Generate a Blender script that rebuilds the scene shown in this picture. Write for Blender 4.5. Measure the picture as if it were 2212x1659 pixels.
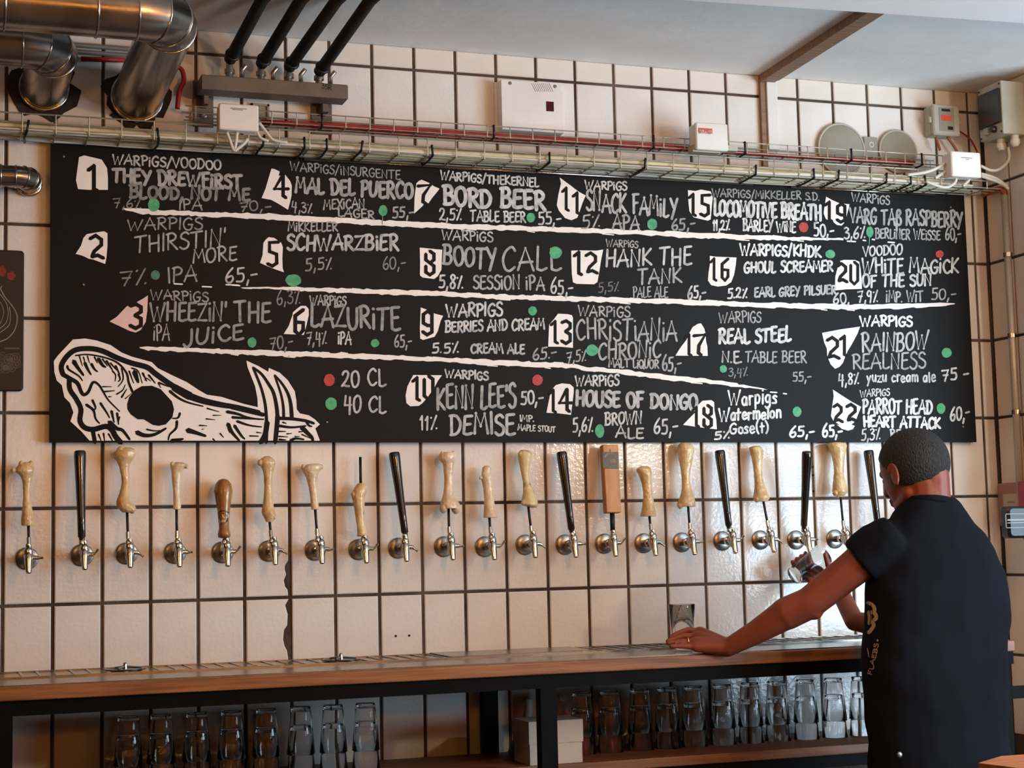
import bpy, bmesh, math, random
from mathutils import Vector, Matrix, Euler
from mathutils.bvhtree import BVHTree

for _o in list(bpy.data.objects):
    bpy.data.objects.remove(_o)
SC = bpy.context.scene
COL = SC.collection
random.seed(7)

# ---------------------------------------------------------------- camera
CAM = Vector((-0.20654, -5.38213, 1.28807))
_yaw, _pit, _rol = 0.33778, 0.09985, -0.02299
_r0 = Vector((math.cos(_yaw), -math.sin(_yaw), 0))
CF = Vector((math.sin(_yaw) * math.cos(_pit), math.cos(_yaw) * math.cos(_pit), math.sin(_pit)))
_u0 = _r0.cross(CF)
CR = _r0 * math.cos(_rol) + _u0 * math.sin(_rol)
CU = -_r0 * math.sin(_rol) + _u0 * math.cos(_rol)
FPX = 3573.0
cam_d = bpy.data.cameras.new('camera')
cam_d.sensor_width = 36.0
cam_d.lens = FPX / 2212 * 36.0
cam_d.clip_start = 0.05
cam_o = bpy.data.objects.new('camera', cam_d)
COL.objects.link(cam_o)
cam_o.matrix_world = Matrix(((CR.x, CU.x, -CF.x, CAM.x), (CR.y, CU.y, -CF.y, CAM.y), (CR.z, CU.z, -CF.z, CAM.z), (0, 0, 0, 1)))
SC.camera = cam_o

# ---------------------------------------------------------------- light and exposure
SC.view_settings.view_transform = 'Standard'
SC.view_settings.look = 'None'
SC.view_settings.gamma = 1.0
SC.view_settings.use_curve_mapping = False
SC.view_settings.exposure = 0.0
SC.cycles.use_denoising = True
SC.cycles.max_bounces = 10
SC.cycles.transmission_bounces = 10
SC.cycles.sample_clamp_indirect = 6.0
SC.cycles.caustics_reflective = False
SC.cycles.caustics_refractive = False
world = bpy.data.worlds.new('world')
SC.world = world
world.use_nodes = True
world.node_tree.nodes['Background'].inputs[0].default_value = (0.55, 0.70, 1.0, 1)
world.node_tree.nodes['Background'].inputs[1].default_value = 1.0


def area(name, loc, target, sx, sy, power, col):
    l = bpy.data.lights.new(name, 'AREA')
    l.shape = 'RECTANGLE'
    l.size, l.size_y, l.energy, l.color = sx, sy, power, col
    o = bpy.data.objects.new(name, l)
    COL.objects.link(o)
    o.location = loc
    o.rotation_euler = (Vector(target) - Vector(loc)).to_track_quat('-Z', 'Y').to_euler()
    return o


# daylight through the glazed corner entrance, behind and to the right of the camera: sky above, street below
area('entrance_daylight', (5.42, -3.78, 2.2), (1.42, .22, 2.2), 2.5, 0.7, 85, (0.58, 0.80, 1.0))
area('entrance_daylight', (5.42, -3.78, 0.95), (1.42, .22, 5.2), 2.5, 1.45, 195, (0.60, 0.81, 1.0))

# ---------------------------------------------------------------- helpers


def lin(h):
    h = h.lstrip('#')
    v = [int(h[i:i + 2], 16) / 255 for i in (0, 2, 4)]
    return tuple(x / 12.92 if x <= .04045 else ((x + .055) / 1.055) ** 2.4 for x in v) + (1,)


MATS = {}


def mat(name, c1, c2=None, rough=.5, metal=0., scale=20., bump=0., bscale=60., trans=0., ior=1.45, emit=None, estr=0., stretch=None, detail=3., sub=0., coat=0., lo=.35, hi=.65, rvar=0., spec=.5, alpha=1.0):
    if name in MATS:
        return MATS[name]
    m = bpy.data.materials.new(name)
    m.use_nodes = True
    nt = m.node_tree
    b = nt.nodes['Principled BSDF']
    b.inputs['Roughness'].default_value = rough
    b.inputs['Metallic'].default_value = metal
    b.inputs['IOR'].default_value = ior
    b.inputs['Transmission Weight'].default_value = trans
    b.inputs['Subsurface Weight'].default_value = sub
    b.inputs['Coat Weight'].default_value = coat
    b.inputs['Coat Roughness'].default_value = .08
    b.inputs['Specular IOR Level'].default_value = spec
    b.inputs['Alpha'].default_value = alpha
    if sub:
        b.inputs['Subsurface Radius'].default_value = (.01, .004, .002)
    c1 = lin(c1)
    c2 = lin(c2) if c2 else c1
    tc = nt.nodes.new('ShaderNodeTexCoord')
    mp = nt.nodes.new('ShaderNodeMapping')
    nt.links.new(tc.outputs['Object'], mp.inputs[0])
    if stretch:
        mp.inputs['Scale'].default_value = stretch
    n = nt.nodes.new('ShaderNodeTexNoise')
    n.inputs['Scale'].default_value = scale
    n.inputs['Detail'].default_value = detail
    nt.links.new(mp.outputs[0], n.inputs['Vector'])
    rp = nt.nodes.new('ShaderNodeValToRGB')
    rp.color_ramp.elements[0].position = lo
    rp.color_ramp.elements[1].position = hi
    rp.color_ramp.elements[0].color = c1
    rp.color_ramp.elements[1].color = c2
    nt.links.new(n.outputs['Fac'], rp.inputs[0])
    nt.links.new(rp.outputs[0], b.inputs['Base Color'])
    if rvar:
        mr = nt.nodes.new('ShaderNodeMapRange')
        mr.inputs[3].default_value = max(0, rough - rvar)
        mr.inputs[4].default_value = rough + rvar
        nt.links.new(n.outputs['Fac'], mr.inputs[0])
        nt.links.new(mr.outputs[0], b.inputs['Roughness'])
    if bump:
        n2 = nt.nodes.new('ShaderNodeTexNoise')
        n2.inputs['Scale'].default_value = bscale
        n2.inputs['Detail'].default_value = 2.
        nt.links.new(mp.outputs[0], n2.inputs['Vector'])
        bp = nt.nodes.new('ShaderNodeBump')
        bp.inputs['Strength'].default_value = bump
        bp.inputs['Distance'].default_value = .01
        nt.links.new(n2.outputs['Fac'], bp.inputs['Height'])
        nt.links.new(bp.outputs[0], b.inputs['Normal'])
    if emit:
        b.inputs['Emission Color'].default_value = lin(emit)
        b.inputs['Emission Strength'].default_value = estr
    MATS[name] = m
    return m


def ray(x, y):
    return CF + CR * ((x - 1106) / FPX) - CU * ((y - 829.5) / FPX)


def at(x, y, Y):                      # the point on the vertical plane at depth Y that is seen at a photograph pixel
    d = ray(x, y)
    return CAM + d * ((Y - CAM.y) / d.y)


def atz(x, y, z):
    d = ray(x, y)
    return CAM + d * ((z - CAM.z) / d.z)


def atx(x, y, X):
    d = ray(x, y)
    return CAM + d * ((X - CAM.x) / d.x)


class MB:
    def __init__(s):
        s.v = []
        s.f = []

    def add(s, vs, fs):
        k = len(s.v)
        s.v += [Vector(v) for v in vs]
        s.f += [tuple(i + k for i in f) for f in fs]
        return s

    def box(s, lo, hi, M=None):
        x0, y0, z0 = lo
        x1, y1, z1 = hi
        vs = [Vector(p) for p in ((x0, y0, z0), (x1, y0, z0), (x1, y1, z0), (x0, y1, z0), (x0, y0, z1), (x1, y0, z1), (x1, y1, z1), (x0, y1, z1))]
        if M:
            vs = [M @ v for v in vs]
        return s.add(vs, [(0, 3, 2, 1), (4, 5, 6, 7), (0, 1, 5, 4), (1, 2, 6, 5), (2, 3, 7, 6), (3, 0, 4, 7)])

    def rbox(s, lo, hi, r, axis=1, n=4, b=None):      # box with rounded outline seen along axis, small front bevel
        a, c = [i for i in (0, 1, 2) if i != axis]
        out = []
        for cx, cy, t0 in ((hi[a] - r, hi[c] - r, 0), (lo[a] + r, hi[c] - r, 90), (lo[a] + r, lo[c] + r, 180), (hi[a] - r, lo[c] + r, 270)):
            for k in range(n + 1):
                t = math.radians(t0 + 90 * k / n)
                out.append((cx + r * math.cos(t), cy + r * math.sin(t)))
        b = min(r * .6, abs(hi[axis] - lo[axis]) * .3) if b is None else b
        mx, my = (lo[a] + hi[a]) / 2, (lo[c] + hi[c]) / 2
        sx, sy = 1 - 2 * b / (hi[a] - lo[a]), 1 - 2 * b / (hi[c] - lo[c])
        rings = []
        for w, sc in ((lo[axis], 0), (lo[axis] + b, 1), (hi[axis] - b, 1), (hi[axis], 0)):
            rg = []
            for (x, y) in out:
                p = [0, 0, 0]
                p[axis] = w
                p[a] = x if sc else mx + (x - mx) * sx
                p[c] = y if sc else my + (y - my) * sy
                rg.append(p)
            rings.append(rg)
        return s.rings(rings, True)

    def rings(s, rs, caps=True, closed=False):
        n = len(rs[0])
        vs = [p for r in rs for p in r]
        fs = []
        m = len(rs)
        for i in range(m if closed else m - 1):
            for j in range(n):
                a, b2 = i * n + j, i * n + (j + 1) % n
                c, d = ((i + 1) % m) * n + (j + 1) % n, ((i + 1) % m) * n + j
                fs.append((a, b2, c, d))
        if caps and not closed:
            fs.append(tuple(range(n - 1, -1, -1)))
            fs.append(tuple((m - 1) * n + j for j in range(n)))
        return s.add(vs, fs)

    def tube(s, pts, r, n=8, caps=True):
        pts = [Vector(p) for p in pts]
        rr = r if isinstance(r, (list, tuple)) else [r] * len(pts)
        rs = []
        up = None
        for i, p in enumerate(pts):
            t = (pts[min(i + 1, len(pts) - 1)] - pts[max(i - 1, 0)]).normalized()
            if up is None:
                up = Vector((0, 0, 1)) if abs(t.z) < .9 else Vector((1, 0, 0))
            x = t.cross(up).normalized()
            y = x.cross(t).normalized()
            up = y
            rs.append([p + (x * math.cos(2 * math.pi * k / n) + y * math.sin(2 * math.pi * k / n)) * rr[i] for k in range(n)])
        return s.rings(rs, caps)

    def lathe(s, prof, o, ax=(0, 0, 1), n=20, caps=True):
        ax = Vector(ax).normalized()
        up = Vector((0, 0, 1)) if abs(ax.z) < .9 else Vector((1, 0, 0))
        x = ax.cross(up).normalized()
        y = x.cross(ax).normalized()
        o = Vector(o)
        rs = [[o + ax * h + (x * math.cos(2 * math.pi * k / n) + y * math.sin(2 * math.pi * k / n)) * max(r, 1e-5) for k in range(n)] for r, h in prof]
        return s.rings(rs, caps)

    def ell(s, c, r, n=14, m=9, M=None):
        c = Vector(c)
        rs = []
        for i in range(m + 1):
            t = math.pi * (i + .001) / (m + .002) - math.pi / 2
            rs.append([Vector((math.cos(2 * math.pi * k / n) * math.cos(t) * r[0], math.sin(2 * math.pi * k / n) * math.cos(t) * r[1], math.sin(t) * r[2])) for k in range(n)])
        rs = [[c + (M @ p if M else p) for p in q] for q in rs]
        return s.rings(rs)

    def cap(s, a, b, ra, rb, n=14):                  # tapered capsule
        a, b = Vector(a), Vector(b)
        d = (b - a)
        L = d.length
        pr = []
        for i in range(5):
            t = math.pi / 2 * (i / 4)
            pr.append((ra * math.sin(t) + 1e-5, -ra * math.cos(t)))
        for i in range(5):
            t = math.pi / 2 * (i / 4)
            pr.append((rb * math.cos(t) + 1e-5, L + rb * math.sin(t)))
        return s.lathe(pr, a, d, n)

    def prism(s, poly, y0, y1):                       # polygon of (x, z) extruded along Y
        n = len(poly)
        vs = [(x, y0, z) for x, z in poly] + [(x, y1, z) for x, z in poly]
        return s.add(vs, [tuple(range(n)), tuple(range(2 * n - 1, n - 1, -1))] + [(i, i + n, (i + 1) % n + n, (i + 1) % n) for i in range(n)])


ORG = {}


def fixn(me):
    bm = bmesh.new()
    bm.from_mesh(me)
    bmesh.ops.recalc_face_normals(bm, faces=bm.faces)
    bm.to_mesh(me)
    bm.free()


def obj(name, mb, m, parent=None, origin=None, smooth=False, auto=None, fix=True):
    if parent is not None:
        og = ORG[parent.name]
    else:
        if origin is None:
            xs = [v.x for v in mb.v]
            ys = [v.y for v in mb.v]
            zs = [v.z for v in mb.v]
            origin = ((min(xs) + max(xs)) / 2, (min(ys) + max(ys)) / 2, min(zs))
        og = Vector(origin)
    me = bpy.data.meshes.new(name)
    me.from_pydata([v - og for v in mb.v], [], mb.f)
    if fix:
        fixn(me)
    me.materials.append(m)
    if smooth:
        me.shade_smooth()
        if auto:
            me.set_sharp_from_angle(angle=math.radians(auto))
    o = bpy.data.objects.new(name, me)
    COL.objects.link(o)
    if parent is not None:
        o.parent = parent
    else:
        o.location = og
    ORG[o.name] = og
    return o


def thing(name, label, cat, loc, group=None):
    o = bpy.data.objects.new(name, None)
    o.empty_display_size = .05
    COL.objects.link(o)
    o.location = loc
    ORG[o.name] = Vector(loc)
    return tag(o, label, cat, group)


def tag(o, label, cat, group=None):
    o['label'] = label
    o['category'] = cat
    if group:
        o['group'] = group
    return o


def struct(o):
    o['kind'] = 'structure'
    return o


def stuff(o):
    o['kind'] = 'stuff'
    return o


ORDW = ['first', 'second', 'third', 'fourth', 'fifth', 'sixth', 'seventh', 'eighth', 'ninth', 'tenth', 'eleventh', 'twelfth', 'thirteenth', 'fourteenth', 'fifteenth', 'sixteenth', 'seventeenth', 'eighteenth', 'nineteenth', 'twentieth', 'twenty-first', 'twenty-second']


def catmull(P, k=5):
    if len(P) < 3:
        return P
    out = []
    n = len(P)
    for i in range(n - 1):
        p0, p1, p2, p3 = P[max(i - 1, 0)], P[i], P[i + 1], P[min(i + 2, n - 1)]
        for j in range(k):
            t = j / k
            out.append(tuple(.5 * (2 * b + (c - a) * t + (2 * a - 5 * b + 4 * c - d) * t * t + (3 * b - a - 3 * c + d) * t ** 3) for a, b, c, d in zip(p0, p1, p2, p3)))
    out.append(tuple(P[-1]))
    return out

# ---------------------------------------------------------------- the room
T, H, Z0 = .15, .30, 1.15
XC, ZC = 3.657, 3.03
M_grout = mat('grout', '#3b2a1f', '#63554a', rough=.9, scale=4, bump=.4, bscale=120)
M_tile = mat('glazed tile', '#d9d2c8', '#e3ddd4', rough=.13, scale=5, bump=.1, bscale=75, rvar=.04, detail=2)
M_tile2 = mat('glazed tile plain', '#d8cfc2', '#e0d8cc', rough=.2, scale=4, bump=.08, bscale=30)
M_ceil = mat('ceiling paint', '#e2e0dc', '#ebe9e6', rough=.75, scale=3, bump=.15, bscale=25)
M_plaster = mat('dark plaster', '#5c4d40', '#6a5a4b', rough=.8, scale=4, bump=.2)
M_floor = mat('floor concrete', '#57504a', '#655e56', rough=.5, scale=3, bump=.1)
M_wood_trim = mat('trim wood', '#7a5a42', '#94725a', rough=.6, scale=6, stretch=(1, 12, 12))
M_white = mat('white plastic', '#dcd8cf', '#e4e0d8', rough=.4, scale=8)

wall_back = struct(obj('wall_back', MB().box((-4.2, .006, 0), (XC + .25, .25, 3.3)), M_grout, origin=(0, 0, 0)))
wall_right = struct(obj('wall_right', MB().box((XC + .008, -.42, 0), (XC + .25, .006, 3.3)), M_grout, origin=(XC, 0, 0)))
struct(obj('floor', MB().box((-4.2, -6.9, -.1), (6.6, .25, 0)), M_floor))
ceil = struct(obj('ceiling', MB().box((-4.2, -6.9, ZC), (6.6, .006, 3.3)), M_ceil))
struct(obj('wall_left', MB().box((-4.4, -6.9, 0), (-4.2, .25, 3.3)), M_plaster))
struct(obj('wall_far_right', MB().box((6.4, -2.85, 0), (6.6, .25, 3.3)), M_plaster))
DM = Matrix.Translation((5.5, -3.7, 0)) @ Matrix.Rotation(math.pi / 4, 4, 'Z')
dg_ = MB()
for lo, hi in (((-1.4, -.1, 0), (1.4, .1, .2)), ((-1.4, -.1, 2.78), (1.4, .1, 3.3)), ((-1.45, -.1, 0), (-1.28, .1, 3.3)), ((1.28, -.1, 0), (1.45, .1, 3.3))):
    dg_.box(lo, hi, DM)
struct(obj('wall_entrance', dg_, M_plaster))
# recess wall to the right of the pier, out of view
struct(obj('wall_recess', MB().box((XC + .25, .05, 0), (6.4, .25, 3.3)), M_plaster))
struct(obj('wall_front', MB().box((-4.2, -6.7, 0), (4.5, -6.5, 3.3)).box((4.4, -6.7, 0), (4.6, -4.65, 3.3)), M_plaster))
M_frame = mat('window frame paint', '#2a2622', rough=.5)
w = MB()
for lo, hi in (((-1.28, -.04, .2), (-1.22, .04, 2.78)), ((1.22, -.04, .2), (1.28, .04, 2.78)), ((-1.28, -.04, .2), (1.28, .04, .26)), ((-1.28, -.04, 2.72), (1.28, .04, 2.78)), ((-1.28, -.04, 1.7), (1.28, .04, 1.75)), ((-.03, -.04, .2), (.03, .04, 2.78))):
    w.box(lo, hi, DM)
struct(obj('window_1', w, M_frame))


# wall tiles, one object each
def tile_mesh(name, w, h, m, chip=None, t=.012, bev=.003):
    mb = MB()
    a = [(0, 0), (w, 0), (w, h), (0, h)]
    if chip:
        a = [(0, 0), (w, 0)] + chip + [(w, h), (0, h)] if chip[0] != 'x' else a
    cx, cz = w / 2, h / 2
    n = len(a)
    outer = [(x, t, z) for x, z in a]
    mid = [(x, bev * .8, z) for x, z in a]
    inn = [(x + (bev if x < cx else -bev), 0, z + (bev if z < cz else -bev) if z in (0, h) else z) for x, z in a]
    mb.v = [Vector(v) for v in outer + mid + inn]
    for k in range(n):
        l = (k + 1) % n
        mb.f.append((k, l, l + n, k + n))
        mb.f.append((k + n, l + n, l + 2 * n, k + 2 * n))
    mb.f.append(tuple(range(2 * n, 3 * n)))
    me = bpy.data.meshes.new(name)
    me.from_pydata(mb.v, [], mb.f)
    fixn(me)
    me.materials.append(m)
    return me


GW = .0105
ME_tile = tile_mesh('tile', T - GW, H - GW, M_tile)
ME_top = tile_mesh('tile_cut', T - GW, ZC - (Z0 + 6 * H) - GW * .6, M_tile2)
ME_edge = tile_mesh('tile_edge', XC - 24 * T - GW, H - GW, M_tile)
ME_edget = tile_mesh('tile_edge_cut', XC - 24 * T - GW, ZC - (Z0 + 6 * H) - GW * .6, M_tile2)
w_, h_ = T - GW, H - GW
ch1 = [(w_ - .002, .0), (w_ - .004, .02), (w_ - .012, .03), (w_ - .016, .05), (w_ - .008, .07), (w_ - .013, .088), (w_ - .011, .1), (w_ - .001, .115)]
ch2 = [(w_ - .004, h_ - .19), (w_ - .008, h_ - .165), (w_ - .016, h_ - .15), (w_ - .02, h_ - .13), (w_ - .017, h_ - .1), (w_ - .006, h_ - .085), (w_ - .004, h_ - .05), (w_ - .012, h_ - .02)]
ME_chip1 = tile_mesh('tile_chipped', w_, h_, M_tile, chip=ch1)
ME_chip2 = tile_mesh('tile_chipped', w_, h_, M_tile, chip=ch2)


def put_tile(me, loc, rot=(0, 0, 0), parent=wall_back):
    o = bpy.data.objects.new('tile', me)
    COL.objects.link(o)
    o.parent = parent
    o.location = Vector(loc) - ORG[parent.name]
    o.rotation_euler = rot
    return o


rt = random.Random(3)
for j in range(-2, 7):
    for i in range(-1, 25):
        if j in (2, 3, 4) and 2 <= i <= 22:
            continue                                   # wholly behind the menu board
        me = ME_tile
        if j == 6:
            me = ME_edget if i == 24 else ME_top
        elif i == 24:
            me = ME_edge
        if (i, j) == (5, 0):
            me = ME_chip1
        if (i, j) == (5, -1):
            me = ME_chip2
        q = .0035 if me not in (ME_top, ME_edget) else .001
        put_tile(me, (i * T + GW / 2, rt.uniform(-.0006, .0006), Z0 + j * H + GW / 2), (rt.uniform(-q, q), 0, rt.uniform(-q, q)))
ME_rt = tile_mesh('tile', T - GW, H - GW, M_tile2)
ME_rtop = tile_mesh('tile_cut', T - GW, ZC - (Z0 + 6 * H) - GW * .6, M_tile2)
for j in range(-2, 7):
    for k in range(3):
        # runs on from the corner towards the room; faces left
        put_tile(ME_rtop if j == 6 else ME_rt, (XC, -(.012 + k * .15), Z0 + j * H + GW / 2), (0, 0, -math.pi / 2), wall_right)

# ceiling: wooden joint cover and the lowered beam nearer the camera
pa, pb = atz(1647, 168, ZC), atz(1858, 31, ZC)
d = (pb - pa)
d.z = 0
d = d.normalized()
n_ = Vector((-d.y, d.x, 0))
q = MB()
for k, (w0, w1, dz) in enumerate(((-.055, -.025, -.014), (-.025, .03, -.03))):
    vs = []
    for p, s in ((pa - d * .0, 0), (pb + d * 1.2, 1)):
        for ww, zz in ((w0, 0), (w1, 0), (w1, dz), (w0, dz)):
            v = p + n_ * -ww
            vs.append((v.x, min(v.y, -.001), ZC + zz))
    q.add(vs, [(0, 1, 2, 3), (7, 6, 5, 4), (0, 4, 5, 1), (1, 5, 6, 2), (2, 6, 7, 3), (3, 7, 4, 0)])
struct(obj('trim_1', q, M_wood_trim))
zb = ZC - .11
e0, e1 = atz(1500, 2, zb), atz(2212, 50, zb)
dd = (e1 - e0)
sl = dd.y / dd.x
q = MB()
xa, xb = -4.2, 6.4
ya, yb = e0.y + (xa - e0.x) * sl, e0.y + (xb - e0.x) * sl
BEAM = (e0.x, e0.y, sl)
vs = [(xa, ya, zb), (xb, yb, zb), (xb, yb - .5, zb), (xa, ya - .5, zb)]
q.add([(x, y, z) for x, y, z in vs] + [(x, y, ZC + .01) for x, y, z in vs], [(3, 2, 1, 0), (4, 5, 6, 7), (0, 1, 5, 4), (1, 2, 6, 5), (2, 3, 7, 6), (3, 0, 4, 7)])
M_beam = mat('beam paint', '#f2f3f4', '#f6f7f8', rough=.6, scale=3)
struct(obj('beam_ceiling', q, M_beam))


# plain warm filament pendants that hang over the tables behind the camera
M_bulb = mat('bulb glass', '#ffd9a0', emit='#ffa040', estr=18)
M_bulb2 = mat('low bulb glass', '#ffd9a0', emit='#ffa040', estr=150)
M_black = mat('black plastic', '#121110', '#181716', rough=.35, scale=10)


def pendant(x, y, z, label, power, col=(1, .5, .19)):
    t = thing('pendant_lamp', label, 'lamp', (x, y, z), 'warm pendant lamps over the tables')
    obj('bulb', MB().ell((x, y, z), (.05, .05, .065)), M_bulb2 if z < 2 else M_bulb, t, smooth=True)
    obj('socket', MB().lathe([(.018, .06), (.024, .065), (.024, .12), (.008, .13)], (x, y, z)), M_black, t, smooth=True, auto=40)
    obj('cord', MB().tube([(x, y, z + .12), (x, y, ZC)], .004, 6), M_black, t)
    l = bpy.data.lights.new('bulb_light', 'POINT')
    l.energy, l.color, l.shadow_soft_size = power, col, .09
    o = bpy.data.objects.new('bulb_light', l)
    COL.objects.link(o)
    o.parent = t
    o.location = (0, 0, -.09)
    return t


WARM = (1, .47, .14)
pendant(.55, -6.0, 1.85, 'warm pendant bulb behind the camera on the left', 5, WARM)
pendant(1.35, -6.0, 1.85, 'warm pendant bulb behind the camera in the middle', 5, WARM)
pendant(2.3, -5.9, 1.9, 'warm pendant bulb behind the camera on the right', 5, WARM)
pendant(-.75, -2.3, 2.3, 'warm pendant bulb hanging at the left near the ducts', 18, WARM)
pendant(1.5, -3.3, 2.6, 'warm pendant bulb above the bar in the middle', 78, (1, .45, .14))
pendant(3.9, -4.3, 2.2, 'warm pendant bulb above the bar on the right', 120, (1, .82, .48))
pendant(3.8, -3.2, 2.75, 'added white fill pendant above the bar near the entrance', 30, (.9, .95, 1))  # added lamp, stands in for more cool daylight from the upper right

# pink neon ring on the front wall behind the camera
t = thing('neon_sign', 'pink neon ring on the wall behind the camera', 'neon sign', (4.3, -6.46, 1.85))
nr = []
for k in range(28):
    a = 2 * math.pi * k / 28
    nr.append([Vector((4.3 + (.26 + .014 * math.cos(q * 1.047)) * math.cos(a), -6.46 + .014 * math.sin(q * 1.047), 2.1 + (.26 + .014 * math.cos(q * 1.047)) * math.sin(a))) for q in range(6)])
obj('tube', MB().rings(nr, closed=True), mat('pink neon', '#ff6a90', emit='#ff3a70', estr=60), t, smooth=True)
obj('mounting_plate', MB().box((4.0, -6.5, 2.05), (4.59, -6.48, 2.15)), M_black, t)

# ---------------------------------------------------------------- menu board
BY = -.034
BX0, BX1, BZ0, BZ1 = .136, 3.5395, 1.6555, 2.6175
M_board = mat('blackboard', '#0d0c0b', '#131211', rough=.5, scale=3, bump=.03, bscale=200, rvar=.05, spec=.15)
M_boardink = mat('blackboard ink', '#0e0d0c', '#131211', rough=.55, scale=8, spec=.15)
M_paint = mat('white paint', '#ece6dd', '#f2ede5', rough=.55, scale=14)
M_pink = mat('pale pink paint', '#e0bdb8', '#e6c6c0', rough=.55, scale=14)
M_green = mat('green marker', '#3f9468', '#54ad7c', rough=.6, scale=40)
M_green2 = mat('dark green marker', '#33664c', '#47806a', rough=.6, scale=40)
M_red = mat('red marker', '#a8312e', '#c03b36', rough=.6, scale=40)


def chalk(b):
    b = max(.25, min(1, round(b * 10) / 10))
    hi = int(70 + 172 * b)
    lo = int((70 + 172 * b) * .74)
    return mat('white marker %d' % int(b * 10), '#%02x%02x%02x' % (lo, lo, int(lo * .98)), '#%02x%02x%02x' % (hi, hi, int(hi * .98)), rough=.6, scale=38, detail=2, lo=.3, hi=.6)


board = thing('menu_board', 'long black menu board with white handwritten beer list on the tiled wall', 'menu board', ((BX0 + BX1) / 2, -.034, BZ0))
obj('panel', MB().box((BX0, BY, BZ0), (BX1, -.008, BZ1)), M_board, board)


LAY = [0]


def B(x, y, k=1):                     # pixel to a point on the board, k paint layers above it
    p = at(x, y, BY)
    k = k + (LAY[0] % 11) * .05      # overlapping strokes lie on top of each other
    return Vector((p.x, BY - .0005 * k, p.z))


def cleanpoly(P):
    return [p for i, p in enumerate(P) if (Vector(p) - Vector(P[i - 1])).length > 1e-6]


def ribbon(mb, P, w, k, capn=4, w2=None, f=None):
    f = f or B
    LAY[0] += 1
    try:
        ribbon_(mb, P, w, k, capn, w2, f)
    finally:
        LAY[0] += 1


def ribbon_(mb, P, w, k, capn, w2, f):
    P = cleanpoly([tuple(p) for p in P]) if len(P) > 1 else P
    P = [Vector(p) for p in P]
    n = len(P)
    if n < 2:
        return
    L, Rr = [], []
    for i in range(n):
        a = (P[i] - P[i - 1]).normalized() if i else (P[1] - P[0]).normalized()
        b = (P[i + 1] - P[i]).normalized() if i < n - 1 else a
        t = a + b
        if t.length < .2:
            t = a
        t.normalize()
        nn = Vector((-t.y, t.x))
        c = max(.86, nn.dot(Vector((-a.y, a.x))))
        ww = (w if w2 is None else w + (w2 - w) * i / (n - 1)) / 2
        L.append(P[i] + nn * (ww / c))
        Rr.append(P[i] - nn * (ww / c))
        if i and i < n - 1 and a.dot(b) < .3:          # round off sharp turns
            LAY[0] += 1
            disc(mb, P[i], ww, ww, k, 8, f)
            LAY[0] -= 1
    vs, fs = [], []
    for i in range(n):
        vs += [f(L[i].x, L[i].y, k + i * .012), f(Rr[i].x, Rr[i].y, k + i * .012)]
    for i in range(n - 1):
        fs.append((2 * i, 2 * i + 1, 2 * i + 3, 2 * i + 2))
    mb.add(vs, fs)
    if capn:
        for i, dr in ((0, -1), (n - 1, 1)):
            t = (P[1] - P[0]) if i == 0 else (P[-1] - P[-2])
            t = t.normalized() * dr
            nn = Vector((-t.y, t.x))
            ww = (w if (w2 is None or i == 0) else w2) / 2
            pts = [P[i] + (nn * math.cos(math.pi * q / capn) + t * math.sin(math.pi * q / capn)) * ww for q in range(capn + 1)]
            mb.add([f(p.x, p.y, k + i * .012) for p in pts], [tuple(range(capn + 1))])


def disc(mb, c, rx, ry, k, n=16, f=None, jit=0):
    f = f or B
    pts = []
    for q in range(n):
        s = 1 + random.uniform(-jit, jit)
        pts.append((c[0] + rx * s * math.cos(2 * math.pi * q / n), c[1] + ry * s * math.sin(2 * math.pi * q / n)))
    mb.add([f(x, y, k) for x, y in pts], [tuple(range(n))])


def poly(mb, P, k, f=None):
    f = f or B
    from mathutils.geometry import tessellate_polygon
    tr = tessellate_polygon([[Vector((x, y, 0)) for x, y in P]])
    mb.add([f(x, y, k) for x, y in P], [tuple(t) for t in tr])


ZM = {1: (100, 300, 4.809), 2: (540, 320, 5.183), 3: (880, 340, 5.183), 4: (1180, 360, 5.529), 5: (1460, 380, 5.53), 6: (1760, 380, 5.53), 7: (100, 600, 4.609), 8: (500, 600, 4.609), 9: (860, 630, 5.026), 10: (1160, 640, 5.184), 11: (1440, 640, 5.183), 12: (1740, 650, 5.353)}


def zp(Z, P):
    ox, oy, s = ZM[Z] if isinstance(Z, int) else Z
    return [(ox + x / s, oy + y / s) for x, y in P]


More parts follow.
